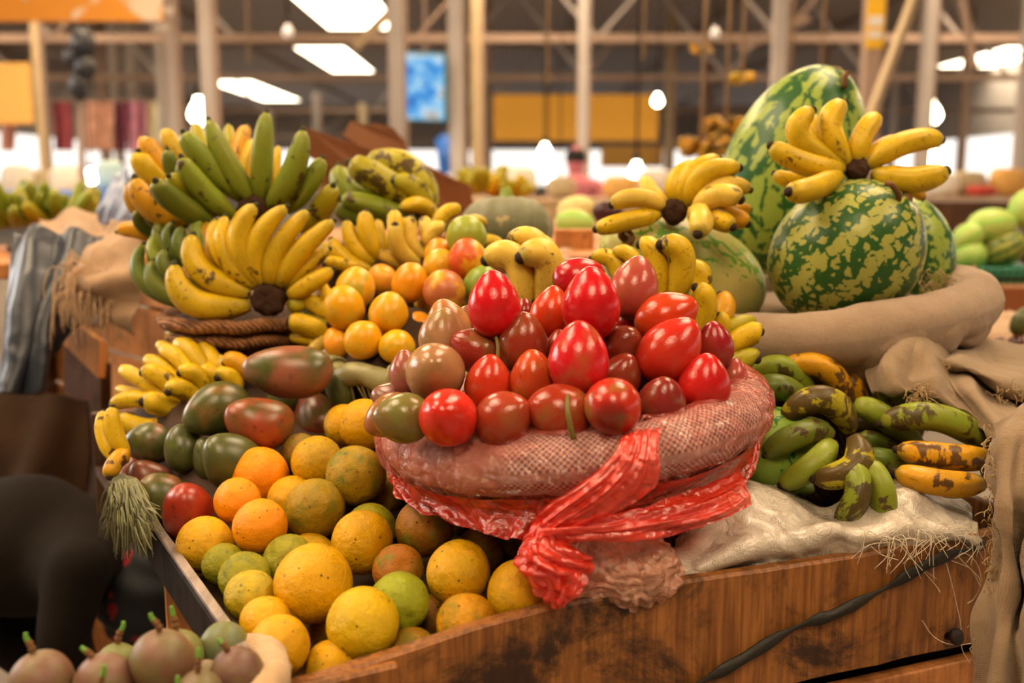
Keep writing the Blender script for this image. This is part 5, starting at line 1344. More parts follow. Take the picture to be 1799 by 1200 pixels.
def bunch(name, label, c, n, L, r, cols, sp=.3, spread=(1, 1, 1), up=.5, group=None, tips=False, crown=True):
    root = empty(name, c, label, 'bananas', group)
    for i in range(n):
        a = 2 * PI * i / n + random.uniform(-.2, .2); tier = (i % 3) / 2
        d = Vector((math.cos(a) * spread[0], math.sin(a) * spread[1], (up + tier * .6) * spread[2])).normalized()
        l = L * random.uniform(.85, 1.1)
        B = c + d * .03; T = c + d * l + Vector((0, 0, .12 * l)); Vm = (B + T) / 2 + Vector((d.x, d.y, -.3)) * .10 * l
        g, tp = finger(B, T, Vm, r, 10, 12)
        cc = random.choice(cols); j = random.uniform(.85, 1.15)
        child('banana', g, M['banana'], root, (cc[0] * j, cc[1] * j, cc[2] * j, sp))
    return root
bunch('banana_bunch', 'blurred green banana bunch on the neighbouring stall, left of two', P(35, 402, 2.75), 26, .15, .017, [GB, GB, YG, GD], .2, (1, .8, 1), .25, 'green bananas on the neighbouring stall')
bunch('banana_bunch', 'blurred green banana bunch on the neighbouring stall, right of two', P(100, 400, 2.75), 24, .14, .017, [GB, GD, GB, YG], .2, (1, .8, 1), .3, 'green bananas on the neighbouring stall')

# person bent over, at the lower left, in dark clothes with a flowered headscarf
def skin_body(name, joints, edges, mat, root=0, sub=2):
    """one continuous body: tapered limbs along the edges, fused by a voxel remesh and smoothed"""
    gs = []
    for p, r in joints:
        g = sphere_grid(lambda th, ph: Vector((math.sin(th) * math.cos(ph), math.sin(th) * math.sin(ph), math.cos(th))), 20, 14)
        gs.append(([Vector(p) + v * r for v in g[0]], g[1]))
    for a, b in edges:
        (pa, ra), (pb, rb) = joints[a], joints[b]
        gs.append(tube([Vector(pa).lerp(Vector(pb), i / 8) for i in range(9)], lambda t: ra + (rb - ra) * t, 20)[:2])
    me = mesh(name, *join(*gs), None)
    o = bpy.data.objects.new(name, me); COL.objects.link(o)
    rm = o.modifiers.new('Remesh', 'REMESH'); rm.mode = 'VOXEL'; rm.voxel_size = .012
    sm = o.modifiers.new('Smooth', 'SMOOTH'); sm.factor = .6; sm.iterations = 8
    dg = bpy.context.evaluated_depsgraph_get(); ev = o.evaluated_get(dg); em = ev.to_mesh()
    G = ([v.co.copy() for v in em.vertices], [tuple(p.vertices) for p in em.polygons]); ev.to_mesh_clear()
    bpy.data.objects.remove(o); bpy.data.meshes.remove(me)
    return G
M['skin'] = m_plain('dark_brown_skin', srgb('#4a2c1c'), .5, .1, 20)
M['jacket'] = m_plain('dark_brown_jacket', srgb('#160f09'), .95, .25, 8, .2, .4, 20)
M['trousers'] = m_plain('black_skirt', srgb('#1d1a17'), .9, .2, 8)
DP = 1.85
def j3(px, py, d): return P(px, py, d)
HP = j3(-110, 1000, DP)
bodyG = skin_body('person', [
 (HP, .115), (j3(-30, 962, DP), .125), (j3(50, 957, DP), .132), (j3(120, 975, DP), .115), (j3(172, 1000, DP), .062), (j3(208, 1018, DP), .045), (j3(245, 1032, DP), .070), (j3(268, 1050, DP), .058),
 (j3(135, 1000, DP - .15), .055), (j3(110, 1120, DP - .17), .045), (j3(145, 1215, DP - .13), .034), (j3(158, 1260, DP - .13), .028),
 (j3(135, 1000, DP + .15), .055), (j3(120, 1120, DP + .17), .045), (j3(155, 1215, DP + .14), .034), (j3(168, 1260, DP + .14), .028),
 (HP + Vector((-.02, -.13, -.10)), .085), (Vector((HP.x + .17, HP.y - .15, .40)), .062), (Vector((HP.x - .02, HP.y - .15, .08)), .042), (Vector((HP.x + .10, HP.y - .16, .035)), .034),
 (HP + Vector((-.02, .13, -.10)), .085), (Vector((HP.x + .17, HP.y + .15, .40)), .062), (Vector((HP.x - .02, HP.y + .15, .08)), .042), (Vector((HP.x + .10, HP.y + .16, .035)), .034)],
 [(0, 1), (1, 2), (2, 3), (3, 4), (4, 5), (5, 6), (6, 7), (3, 8), (8, 9), (9, 10), (10, 11), (3, 12), (12, 13), (13, 14), (14, 15), (0, 16), (16, 17), (17, 18), (18, 19), (0, 20), (20, 21), (21, 22), (22, 23)], M['jacket'], 1)
pe = solo('person', bodyG, M['jacket']); tag(pe, 'person bent forward in a dark brown jacket with a dark flowered headscarf, lower left', 'person')
HC = P(256, 1040, DP)
k = NT('flowered_headscarf'); v = k.coord(); f = k.step(k.vor(v, 22), .36, .28); g = k.step(k.noise(v, 9), .47, .52)
k.bsdf(k.mix(k.math('MULTIPLY', f, g), srgb('#121419'), srgb('#8e141e')), .8); M['scarf'] = k.done()
X = Matrix.Translation(HC) @ Matrix.Rotation(.5, 4, 'Y') @ Matrix.Diagonal((.088, .083, .100, 1))
G = sphere_grid(lambda th, ph: Vector((math.sin(th) * math.cos(ph), math.sin(th) * math.sin(ph), math.cos(th))) * (1 + .05 * math.sin(th * 9 + ph * 2)), 40, 28)
obj('headscarf', mesh('headscarf', [X @ v - pe.location for v in G[0]], G[1], M['scarf']), None, pe)
bx = empty('wooden_box', Vector((P(165, 1100, 2.2).x, 2.25, 0)), 'brown wooden box standing on the ground behind the bent person', 'box')
b = P(165, 1100, 2.2)
child('box_body', box((b.x, 2.28, b.z - .02), (.22, .12, .30), None, .004), M['plank'], bx, smooth=False)
child('box_base', box((b.x, 2.28, (b.z - .17) / 2), (.12, .11, b.z - .17), None, .004), M['darkplank'], bx, smooth=False)

# ------------------------------------------------------------------ cardboard box, hall clutter
M['cardboard'] = m_plain('brown_cardboard', srgb('#74492a'), .7, .22, 5, .25, .2, 20)
cb = empty('cardboard_box', P(690, 400, 2.45), 'brown cardboard box with raised flaps tilted behind the blotchy plantains', 'cardboard box')
def cpl(name, pts, th=.006, d=None): return slab([P(*p) for p in pts], th, M['cardboard'], name, cb)
cpl('front_side', [(536, 228, 2.30), (600, 250, 2.33), (720, 290, 2.38), (822, 328, 2.44), (836, 378, 2.46), (720, 335, 2.40), (640, 318, 2.35), (540, 275, 2.31)])
cpl('flap', [(602, 238, 2.40), (616, 212, 2.42), (690, 232, 2.46), (716, 262, 2.48), (728, 292, 2.47), (640, 262, 2.42)])
cpl('flap', [(640, 222, 2.55), (660, 216, 2.56), (690, 224, 2.57), (712, 248, 2.58), (716, 268, 2.58), (646, 244, 2.55)])
cpl('back_side', [(560, 250, 2.62), (740, 285, 2.70), (830, 330, 2.76), (828, 420, 2.76), (560, 360, 2.62)])
cpl('support', [(565, 282, 2.36), (584, 290, 2.37), (584, 400, 2.37), (565, 400, 2.36)], .02)
cpl('support', [(768, 312, 2.42), (790, 322, 2.44), (776, 400, 2.42), (758, 400, 2.40)], .02)
cpl('bottom', [(560, 380, 2.34), (800, 420, 2.45), (830, 420, 2.70), (560, 380, 2.62)], .006)

tbl = empty('market_table', Vector((.15, 3.0, 0)), 'burlap-covered wooden table behind the pumpkin', 'table')
zt = P(1000, 425, 2.6).z
child('table_top', box((.15, 2.75, zt - .02), (1.5, 1.3, .04), None, .004), M['plank'], tbl, smooth=False)
for sx in (-.65, .65):
    for sy in (-.55, .55): child('leg', box((.15 + sx, 2.75 + sy, (zt - .04) / 2), (.06, .06, zt - .04), None, .003), M['darkplank'], tbl, smooth=False)
rows = PP([[(960, 408, 2.9), (1010, 410, 2.9), (1100, 410, 2.9)], [(960, 440, 2.3), (1010, 446, 2.25), (1100, 430, 2.2)], [(965, 480, 2.0), (1020, 480, 1.95), (1100, 480, 1.95)], [(965, 560, 1.95), (1020, 560, 1.92), (1100, 560, 1.92)]])
o = solo('burlap_sack', patch(rows, 50, 50, .01, 8, fold=lambda u, v: .008 * math.sin(u * 10 + v * 4)), M['straw_bg']); solidify(o, .004); tag(o, 'tan burlap hanging over the table between the pumpkin and the pale watermelon', 'burlap')
slab_root = empty('wooden_block', P(1008, 432, 2.35), 'reddish brown wooden block beside the pumpkin', 'block')
child('block', box(P(1008, 425, 2.32), (.09, .05, .06), None, .003), M['plank'], slab_root, smooth=False)
G = sphere_grid(f_melon, 36, 24)
M['melon_e'] = make_melon('light_green_melon_skin', srgb('#a9bf62'), srgb('#6d9a3c'), 6, .35, .7)
def far_melon(px, py, r, a, d, ax, mat, label, grp):
    s = d / FPX
    o = obj('watermelon', mesh('watermelon', G[0], G[1], mat), axis_mat(P(px, py, d), AX(*ax), r * s, a * s, random.uniform(0, 6))); tag(o, label, 'watermelon', grp)
GM = 'light melons on the far tables'
far_melon(1010, 392, 25, 36, 2.75, (1, -.1, .2), M['melon_e'], 'light green melon right of the pumpkin, in front of a yellowish one', GM)
far_melon(1012, 368, 24, 34, 3.1, (1, .2, .2), m_plain('yellow_melon_skin', srgb('#c4b878'), .5, .2, 6), 'yellowish melon behind the light green one beside the pumpkin', GM)
o = obj('eggplant', mesh('eggplant', G[0], G[1], m_plain('purple_skin', srgb('#3a1a20'), .3, .2, 6)), axis_mat(P(1068, 374, 2.6), AX(1, -.1, 0), .032, .042)); tag(o, 'dark purple round fruit left of the bananas on the pale watermelon', 'fruit')

# right: far table of watermelons with a green crate
GR_ = 'watermelons above the green crate'
for px, py, r, a, ax, lb in ((1742, 396, 30, 42, (1, .1, .1), 'blurred light watermelon at the back of the pile over the green crate'), (1702, 416, 24, 30, (.6, .5, .3), 'blurred watermelon nearest the burlap rim over the green crate'),
    (1706, 448, 27, 27, (0, .3, 1), 'blurred watermelon end-on just above the green crate'), (1762, 437, 32, 40, (.9, .45, .3), 'blurred striped watermelon lying aslant over the green crate'), (1800, 368, 27, 34, (.1, 1, .1), 'blurred watermelon cut by the right picture edge')):
    far_melon(px, py, r, a, 3.1, ax, M['melon_e'] if r != 32 else M['melon_b'], lb, GR_)
k = NT('green_crate_plastic'); v = k.coord(); w = k.math('MULTIPLY', k.step(k.wave(v, 14, 0, 0, 'X'), .15, .3), k.step(k.wave(v, 22, 0, 0, 'Z'), .15, .3))
k.bsdf(k.mix(w, srgb('#0d3f30'), srgb('#1f7a5c')), .45); M['crate'] = k.done()
gc = empty('plastic_crate', P(1740, 545, 3.1), 'green plastic crate below the blurred watermelons at the right', 'crate')
b0, b1 = P(1672, 470, 3.05), P(1830, 540, 3.05)
wd = b1.x - b0.x; hh = b0.z - b1.z; cx, cz = (b0.x + b1.x) / 2, (b0.z + b1.z) / 2
child('front_panel', box((cx, 3.0, cz), (wd, .02, hh), None, .003), M['crate'], gc, smooth=False)
child('back_panel', box((cx, 3.34, cz), (wd, .02, hh), None, .003), M['crate'], gc, smooth=False)
for x in (b0.x, b1.x): child('end_panel', box((x, 3.17, cz), (.02, .34, hh), None, .003), M['crate'], gc, smooth=False)
child('crate_floor', box((cx, 3.17, cz + hh * .2), (wd, .33, .02)), M['crate'], gc, smooth=False)
child('rim', box((cx, 2.985, cz + hh / 2 - .01), (wd + .02, .02, .03), None, .003), M['crate'], gc, smooth=False)
o = solo('cardboard_box', box(P(1785, 525, 2.85), (.12, .10, .075), None, .003), M['cardboard'], smooth=False); tag(o, 'dull brown box in front of the green crate at the right edge', 'box')
t2 = empty('market_table', Vector((1.7, 3.0, 0)), 'wooden table carrying the green crate at the right', 'table')
zt = P(1740, 548, 3.0).z
child('table_top', box((1.75, 2.65, zt - .02), (1.5, 1.6, .04), None, .004), M['plank'], t2, smooth=False)
for sx in (-.65, .65):
    for sy in (-.4, .4): child('leg', box((1.75 + sx, 2.65 + sy * 1.7, (zt - .04) / 2), (.06, .06, zt - .04), None, .003), M['darkplank'], t2, smooth=False)
rows = PP([[(1690, 565, 2.4), (1740, 548, 2.4), (1800, 556, 2.4), (1880, 560, 2.4)], [(1690, 590, 2.2), (1740, 578, 2.15), (1800, 584, 2.15), (1880, 590, 2.15)], [(1680, 625, 2.1), (1740, 620, 2.05), (1800, 625, 2.05), (1880, 630, 2.05)]])
o = solo('burlap_sack', patch(rows, 40, 30, .012, 9, amp2=.008, sc2=18), M['straw_bg']); solidify(o, .004); tag(o, 'crumpled pale burlap behind the basket rim at the right edge', 'burlap')
GF = 'dark fruit heaped by the right edge'
for px, py, r, c, lb in ((1725, 602, 12, srgb('#3a1518'), 'small dark fruit left in the heap by the right edge'), (1755, 608, 14, srgb('#45181a'), 'middle dark red fruit in the heap by the right edge'), (1785, 604, 15, srgb('#3a1a1a'), 'dark red fruit at the right of the small heap'),
    (1716, 594, 9, srgb('#b09a22'), 'tiny yellow fruit on top of the dark ones by the right edge'), (1796, 566, 20, srgb('#5a5a2c'), 'olive fruit cut by the right picture edge')):
    o = obj('tamarillo' if r < 18 else 'mango', (ME_TM if r < 18 else ME_MG)[0], axis_mat(P(px, py, 2.0), AX(.3, 1, .2), r * 2 / FPX, r * 2 / FPX), color=(*c, .2)); tag(o, lb, 'fruit', GF)
bunch('banana_bunch', 'bright yellow-green banana bunch behind the pumpkin, left of two', P(852, 345, 4.0), 18, .13, .018, [YG, YB, YG], .1, (1, .8, 1), .5, 'bananas on the table behind the pumpkin')
bunch('banana_bunch', 'bright yellow-green banana bunch behind the pumpkin, right of two', P(892, 350, 4.0), 16, .12, .018, [YB, YG], .1, (1, .8, 1), .4, 'bananas on the table behind the pumpkin')

# ------------------------------------------------------------------ the market hall
def S(o): o['kind'] = 'structure'; return o
M['floor'] = m_plain('dusty_concrete', srgb('#7c7268'), .85, .25, 2, .2)
S(solo('floor', box((0, 24, -.05), (60, 76, .1)), M['floor'], smooth=False))
k = NT('corrugated_iron'); v = k.coord()
w = k.wave(v, 1.7, 0, 0, 'X'); c = k.mix(k.noise(v, .6, 5, .6), srgb('#b5a69c'), srgb('#cdbdb2'))
c = k.mix(k.step(w, .3, .7, 0, .55), c, srgb('#8a7c74'))
k.bsdf(c, .55, k.bump(w, .7, .03), .3, metal=.2); M['roof'] = k.done()
ZR = 5.45
# roof with openings for the glowing sheets, seen and unseen (list of x0, x1, y0, y1)
def sky_rect(px, py, w_, h_):
    d = (P(px, py, 1) - CAMP); t = (ZR - CAMP.z) / d.z; c = CAMP + d * t
    return (c.x - w_ / 2, c.x + w_ / 2, c.y - h_ / 2, c.y + h_ / 2)
SKY = [sky_rect(612, 22, 1.85, 5.2), sky_rect(592, 106, 1.5, 7.0), sky_rect(441, 157, 1.8, 12), sky_rect(1784, 96, 2.2, 7.0)]
UNSEEN = [(-3.4, -1.6, .2, 3.2), (1.0, 2.8, 1.8, 4.6), (-1.0, .8, -4.2, -1.6), (3.2, 5.0, -2.5, .5), (-3.4, -1.6, 6.0, 9.0), (-11.5, -9.5, 8, 12), (9.5, 11.5, 8, 12), (-14.5, -12.5, 18, 22), (12.5, 14.5, 16, 19.5), (1.0, 2.8, 7.5, 10), (-6.6, -4.6, -1.5, 1.5), (-8.5, -6.5, 12, 15.5), (-1, 1, 12, 15.5), (6, 8, 12, 15.5)]  # glowing sheets out of view, many added to brighten hall and stall
# roof: strips in x between the openings
xs = sorted(set([-17.5, 17.5] + [a for r in SKY + UNSEEN for a in r[:2]])); vs, fs = [], []
def addq(x0, x1, y0, y1):
    b = len(vs)
    for z in (ZR, ZR + .04):
        vs.extend([Vector((x0, y0, z)), Vector((x1, y0, z)), Vector((x1, y1, z)), Vector((x0, y1, z))])
    fs.extend([(b, b + 3, b + 2, b + 1), (b + 4, b + 5, b + 6, b + 7)])
for x0, x1 in zip(xs, xs[1:]):
    cuts = sorted((r[2], r[3]) for r in SKY + UNSEEN if r[0] <= x0 + 1e-6 and r[1] >= x1 - 1e-6)
    y = -10
    for a, b in cuts:
        if a > y: addq(x0, x1, y, a)
        y = max(y, b)
    addq(x0, x1, y, 58)
S(solo('ceiling', (vs, fs), M['roof'], smooth=False))
M['sheet'] = m_emit('translucent_roof_sheet', srgb('#ffedcc'), 10.0)
M['sheetunseen'] = m_emit('unseen_roof_sheet', srgb('#ffe0b8'), 19.0)  # glow of the unseen roof sheets
for i, r in enumerate(SKY + UNSEEN):
    S(solo('roof_light_%d' % (i + 1), box(((r[0] + r[1]) / 2, (r[2] + r[3]) / 2, ZR + .02), (r[1] - r[0], r[3] - r[2], .02)), M['sheet'] if i < len(SKY) else M['sheetunseen'], smooth=False))
M['wall'] = m_plain('limewashed_wall', srgb('#b9ada4'), .85, .2, 1.5, .2)
def wall(nm, a, b, z0, z1): S(solo(nm, beam(Vector((*a, (z0 + z1) / 2)), Vector((*b, (z0 + z1) / 2)), .15, z1 - z0), M['wall'], smooth=False))
wall('wall_back', (-17, 58), (17, 58), 0, 1.3); wall('wall_back_upper', (-17, 58), (17, 58), 3.3, ZR)
wall('wall_left', (-17, -10), (-17, 58), 0, 1.5); wall('wall_left_upper', (-17, -10), (-17, 58), 3.1, ZR)
wall('wall_right', (17, -10), (17, 58), 0, 1.5); wall('wall_right_upper', (17, -10), (17, 58), 3.1, ZR)
wall('wall_front', (-17, -10), (17, -10), 0, ZR)

M['steel'] = m_plain('grey_painted_steel', srgb('#b3aaa4'), .5, .2, 2, .4)
M['steelwarm'] = m_plain('cream_painted_steel', srgb('#b09a78'), .5, .2, 2, .4)
M['rust'] = m_plain('rusty_brown_steel', srgb('#9c8474'), .6, .25, 2, .3)
M['yellow'] = m_plain('yellow_sticker', srgb('#e0b02a'), .4, .1, 4)
M['white'] = m_plain('white_sticker', srgb('#d8d4d0'), .5, .1, 4)
PO = 'posts of the market hall'
def post(px, Y, wpx, mat, label, z1=None, tape=False, lean=0.0):
    w = wpx * Y / FPX; x = (px - 899.5) / FPX * Y * .99
    r = empty('steel_post', (x, Y, 0), label, 'post', PO)
    zt = z1 or (ZR - .02)
    child('shaft', beam(Vector((x, Y, 0)), Vector((x + lean, Y, zt)), w, w, bev=w * .08), M[mat], r, smooth=False)
    child('flange', box((x + w * .62, Y + w * .1, zt / 2), (w * .24, w * .8, zt)), M['rust'], r, smooth=False)
    child('base_plate', box((x, Y, .01), (w * 2.2, w * 2.2, .02)), M['rust'], r, smooth=False)
    if tape:
        za, zb = P(px, 104, Y).z, P(px, 72, Y).z
        child('sticker', box((x, Y - w * .52, (za + 3.6) / 2 + .2), (w * 1.12, .012, 3.9 - za)), M['yellow'], r, smooth=False)
        for y0, y1 in ((42, 58), (66, 78)):
            child('sticker_text_band', box((x, Y - w * .54, P(px, (y0 + y1) / 2, Y).z), (w * .9, .012, (y1 - y0) * Y / FPX)), M['white'], r, smooth=False)
post(376, 11, 22, 'steel', 'grey steel post right of the orange board, rising behind the upper plantains')
post(314, 11.6, 18, 'steel', 'grey steel post at the right edge of the orange hanging board')
post(700, 13, 24, 'steel', 'grey steel post just left of the blue screen')
post(802, 12, 24, 'steel', 'grey steel post just right of the blue screen')
post(838, 15, 18, 'steelwarm', 'cream steel post right beside the one next to the blue screen')
post(1022, 15, 17, 'steel', 'grey steel post in front of the yellow banner')
post(1357, 14, 21, 'steel', 'grey steel post behind the top of the tall watermelon')
post(1516, 10, 27, 'rust', 'brown steel post with a yellow sticker near its top', tape=True)
post(1613, 14, 20, 'steel', 'grey steel post right of the yellow-stickered one')
post(1788, 12, 23, 'steel', 'grey steel post close to the right picture edge')
post(84, 16, 14, 'steelwarm', 'pale steel post below the left part of the orange board')
post(214, 22, 12, 'steel', 'thin pale post, left one of the pair under the orange board')
post(243, 22, 12, 'steel', 'thin pale post, right one of the pair under the orange board')
post(294, 20, 13, 'steel', 'pale post between the thin pair and the board edge')
post(190, 26, 13, 'rust', 'brownish far post left of the thin pale pair')
post(560, 24, 11, 'steel', 'thin far post below the second roof light', 3.5)
post(640, 26, 12, 'steelwarm', 'cream far post left of the blue screen', 3.4)
post(475, 28, 11, 'steel', 'thin far post right of the lowest roof light', 3.4)
post(855, 22, 13, 'rust', 'brownish far post at the left end of the yellow banner')
post(1172, 24, 14, 'steelwarm', 'cream far post right of the yellow banner')
post(1440, 26, 11, 'rust', 'brown far post between the watermelon and the yellow-stickered post')
post(1560, 28, 10, 'steel', 'thin far post right of the top banana hand')
post(1682, 24, 12, 'rust', 'brown far post behind the right rim of the watermelon basket')
post(1240, 30, 11, 'rust', 'brown far post behind the hanging banana bunches')
TR_ = 'roof trusses of the market hall'
for Y, zc, bay, lb in ((16.5, 3.70, 2.9, 'nearest steel roof truss crossing above the yellow banner'), (21, 3.55, 2.9, 'second steel roof truss behind the nearest one'), (29.5, 3.5, 3.2, 'third steel roof truss, far down the hall'), (53, 3.85, 3.4, 'farthest steel roof truss near the end wall')):
    r = empty('roof_truss', (0, Y, zc), lb, 'truss', TR_)
    X0, X1 = -min(16.8, .62 * Y), min(16.8, .62 * Y)
    child('bottom_chord', box((0, Y, zc), (X1 - X0, .12, .13)), M['rust'], r, smooth=False)
    child('top_chord', box((0, Y, ZR - .12), (X1 - X0, .12, .12)), M['rust'], r, smooth=False)
    n = int((X1 - X0) / bay)
    for i in range(n):
        if Y < 45 and (380 < 900 + 1749 * (X0 + (i + .5) * bay) / Y < 720 or 900 + 1749 * (X0 + (i + .5) * bay) / Y > 1680): continue
        xa = X0 + i * bay; xm = xa + bay / 2; xb = xa + bay
        child('brace', beam(Vector((xa, Y, zc)), Vector((xm, Y, ZR - .15)), .10, .05), M['rust' if i % 2 else 'steel'], r, smooth=False)
        child('brace', beam(Vector((xm, Y, ZR - .15)), Vector((xb, Y, zc)), .10, .05), M['steel'], r, smooth=False)
PU = 'roof purlins of the market hall'
for i, x in enumerate((-15.5, -7.8, -1.6, 1.6, 5, 8.5, 15.8)):
    o = solo('roof_purlin', box((x, 24, ZR - .06), (.10, 66, .10)), M['rust'], smooth=False); tag(o, 'long brown steel purlin running down the hall under the corrugated roof', 'purlin', PU)
# braces and wires that run the other way
def rod(name, p0, p1, w, mat, label, cat='brace', grp=None):
    o = solo(name, beam(p0, p1, w, w), M[mat], smooth=False); tag(o, label, cat, grp); return o
def ext(a, b, z): return a + (b - a) * ((z - a.z) / (b.z - a.z))
rod('leaning_pole', ext(P(1612, -20, 9), P(1535, 190, 9), ZR - .02), ext(P(1612, -20, 9), P(1535, 190, 9), .0), .07, 'steelwarm', 'slanting wooden pole leaning between the yellow-stickered post and the next', 'pole')
rod('hanging_rod', ext(P(1690, -10, 9), P(1712, 120, 9), ZR - .02), P(1712, 120, 9), .05, 'rust', 'thin slanting rod near the upper right corner', 'pole')
rod('cross_brace', P(1300, 85, 13.9), P(1420, 32, 13.9), .10, 'rust', 'sloping brace left of the yellow-stickered post')
rod('cross_brace', P(704, 2, 13.05), P(622, 84, 13.05), .12, 'steelwarm', 'cream sloping brace under the big roof light')
# hanging board, banner, screen, signs
k = NT('orange_board'); v = k.coord(); c = k.mix(k.noise(v, .9, 4), srgb('#e0951c'), srgb('#c97e14'))
c = k.mix(k.step(k.noise(v, 1.7, 2), .60, .64, 0, .8), c, srgb('#d9c8b0')); k.bsdf(c, .5); M['oboard'] = k.done()
hb = empty('hanging_board', P(160, 55, 10.5), 'big orange hanging board across the top left corner', 'sign')
b0, b1 = P(-120, 36, 10.2), P(320, 60, 10.6)
h = 1.15
child('board', box(((b0.x + b1.x) / 2, 10.4, (b0.z + b1.z) / 2 + h / 2), (b1.x - b0.x, .06, h), Matrix.Rotation(math.atan2(b1.z - b0.z, b1.x - b0.x), 4, 'Y').inverted() if False else None), M['oboard'], hb, smooth=False)
for (a, b) in (((180, -10), (214, 27)), ((214, 27), (246, -10))):
    child('bracket', beam(P(*a, 10.2), P(*b, 10.2), .06, .05), M['steel'], hb, smooth=False)
for a in ((170, 15), (252, 20), (290, 18), (280, 48)):
    child('pale_mark', box(P(*a, 10.33), (.17, .02, .06)), M['white'], hb, smooth=False)
o = solo('hanging_board', box(P(20, 165, 9.0), (.36, .05, .54), None, .01), m_plain('amber_sheet', srgb('#eab45a'), .5, .12, 3), smooth=False); tag(o, 'square amber hanging board at the left picture edge', 'sign')
bn = empty('banner', P(1006, 250, 21), 'long yellow banner with faint marks across the hall', 'banner')
b0, b1 = P(868, 250, 21), P(1147, 172, 21)
child('sheet', box(((b0.x + b1.x) / 2, 20.7, (b0.z + b1.z) / 2), (b1.x - b0.x, .05, b1.z - b0.z), None, .01), m_plain('yellow_banner_cloth', srgb('#eab040'), .6, .1, 1), bn, smooth=False)
for px, py, w, h_, m in ((898, 192, .34, .30, 'rust'), (897, 218, .22, .24, 'redm'), (1083, 210, .30, .20, 'rust'), (1010, 185, .9, .10, 'rustf')):
    if m not in M: M[m] = m_plain(m, srgb('#b04a34') if m == 'redm' else srgb('#b07a2a'), .6, .1, 2)
    child('faded_mark', box(P(px, py, 20.9), (w, .02, h_)), M[m], bn, smooth=False)
o = solo('hanging_board', box(P(1110, 275, 24), (1.5, .05, .5), None, .01), m_plain('amber_cloth', srgb('#e0ae58'), .6, .1, 1), smooth=False); tag(o, 'amber panel below the right end of the long yellow banner', 'sign')
for bx_ in (b0.x + .2, b1.x - .2):
    child('hanger', beam(Vector((bx_, 20.75, b1.z - .02)), Vector((bx_, 20.95, 3.5)), .03, .03), M['rust'], bn, smooth=False)
k = NT('screen_picture'); v = k.coord(); e = k.n('ShaderNodeEmission')
c = k.ramp(k.noise(v, 4.5, 3, .6), [(.30, srgb('#3a66b8')), (.42, srgb('#4a9ae0')), (.52, srgb('#8cc8f0')), (.60, srgb('#cfe0e8')), (.68, srgb('#a89888')), (.76, srgb('#4a5aa8'))])
k.t.links.new(c, e.inputs[0]); e.inputs[1].default_value = 1.1; k.t.links.new(e.outputs[0], k.out.inputs[0]); M['screen'] = k.done()
tv = empty('screen', P(748, 215, 11.2), 'blue glowing screen hung between two posts', 'screen')
sc_, sr = P(747, 153, 11.3), Matrix.Rotation(math.radians(24), 4, 'Z')
child('picture', box(sc_, (.44, .015, .72), sr), M['screen'], tv, smooth=False)
child('case', box(sc_ + Vector((.02, .05, 0)), (.48, .06, .77), sr, .01), m_plain('teal_case', srgb('#3a7088'), .5), tv, smooth=False)
child('hanger', beam(sc_ + Vector((0, .05, .38)), sc_ + Vector((0, .05, ZR - sc_.z - .02)), .03, .03), M['rust'], tv, smooth=False)
o = solo('blue_cloth', patch(PP([[(765, 245, 10.6), (780, 235, 10.6), (790, 240, 10.6)], [(768, 270, 10.5), (780, 268, 10.45), (790, 270, 10.5)], [(772, 305, 10.6), (782, 308, 10.55), (792, 300, 10.6)]]), 20, 20, .01, 3), M['bluetarp']); solidify(o, .01); tag(o, 'small blue cloth hanging on the post below the screen', 'cloth')
# black bags on a pole
M['blackbag'] = m_plain('black_plastic', srgb('#2b2a2e'), .35, .5, 8, .6)
bp_ = empty('pole', P(140, 330, 7.0), 'dark thin pole carrying a clump of black bags under the orange board', 'pole')
child('shaft', beam(Vector((P(146, 330, 7).x, 6.9, 0)), P(140, 60, 7.0), .035, .035), M['rust'], bp_, smooth=False)
GB_ = 'bags on the dark pole'
for px, py, a, b, lb in ((146, 76, .08, .10, 'black plastic bag, topmost on the dark pole'), (128, 100, .06, .07, 'brownish bag on the left of the dark pole'), (150, 118, .07, .08, 'black bag in the middle of the clump on the dark pole'), (138, 150, .06, .10, 'long dark bag hanging lowest on the pole')):
    X = Matrix.Translation(P(px, py, 6.9)) @ Matrix.Diagonal((a, a, b, 1)); Gc = sphere_grid(crump, 40, 28)
    o = solo('bag', ([X @ v for v in Gc[0]], Gc[1]), M['blackbag']); tag(o, lb, 'bag', GB_)
# hanging cloths at the left
for px, w_, cc, lb in ((112, 34, '#8a3f48', 'dark red cloth hanging left of the dark pole, far off'), (172, 58, '#b58a78', 'patterned pink cloth hanging right of the dark pole, far off'), (212, 22, '#6f3448', 'narrow maroon cloth hanging far off at the left'), (240, 34, '#a87088', 'mauve cloth hanging far off beside the maroon one'), (270, 16, '#c9bfa0', 'cream cloth hanging far off, rightmost of the row'), (15, 26, '#a87a70', 'pinkish cloth hanging below the amber board')):
    rows = PP([[(px - w_ / 2 + w_ * i / 4, y, 17 + .1 * math.sin(i * 2 + px)) for i in range(5)] for y in (178, 205, 235, 265)])
    k = NT('hung_cloth'); v = k.coord(); k.bsdf(k.mix(k.step(k.noise(v, 5, 3), .45, .6), srgb(cc), tuple(x * 1.4 for x in srgb(cc))), .8)
    o = solo('hung_cloth', patch(rows, 24, 16, .04, 2), k.done()); solidify(o, .01); tag(o, lb, 'cloth', 'cloths hung up at the far left')
la, lb_ = P(-40, 177, 17), P(300, 177, 17)
rod('clothes_line', la, lb_, .02, 'rust', 'line on which the far cloths hang at the left', 'line')
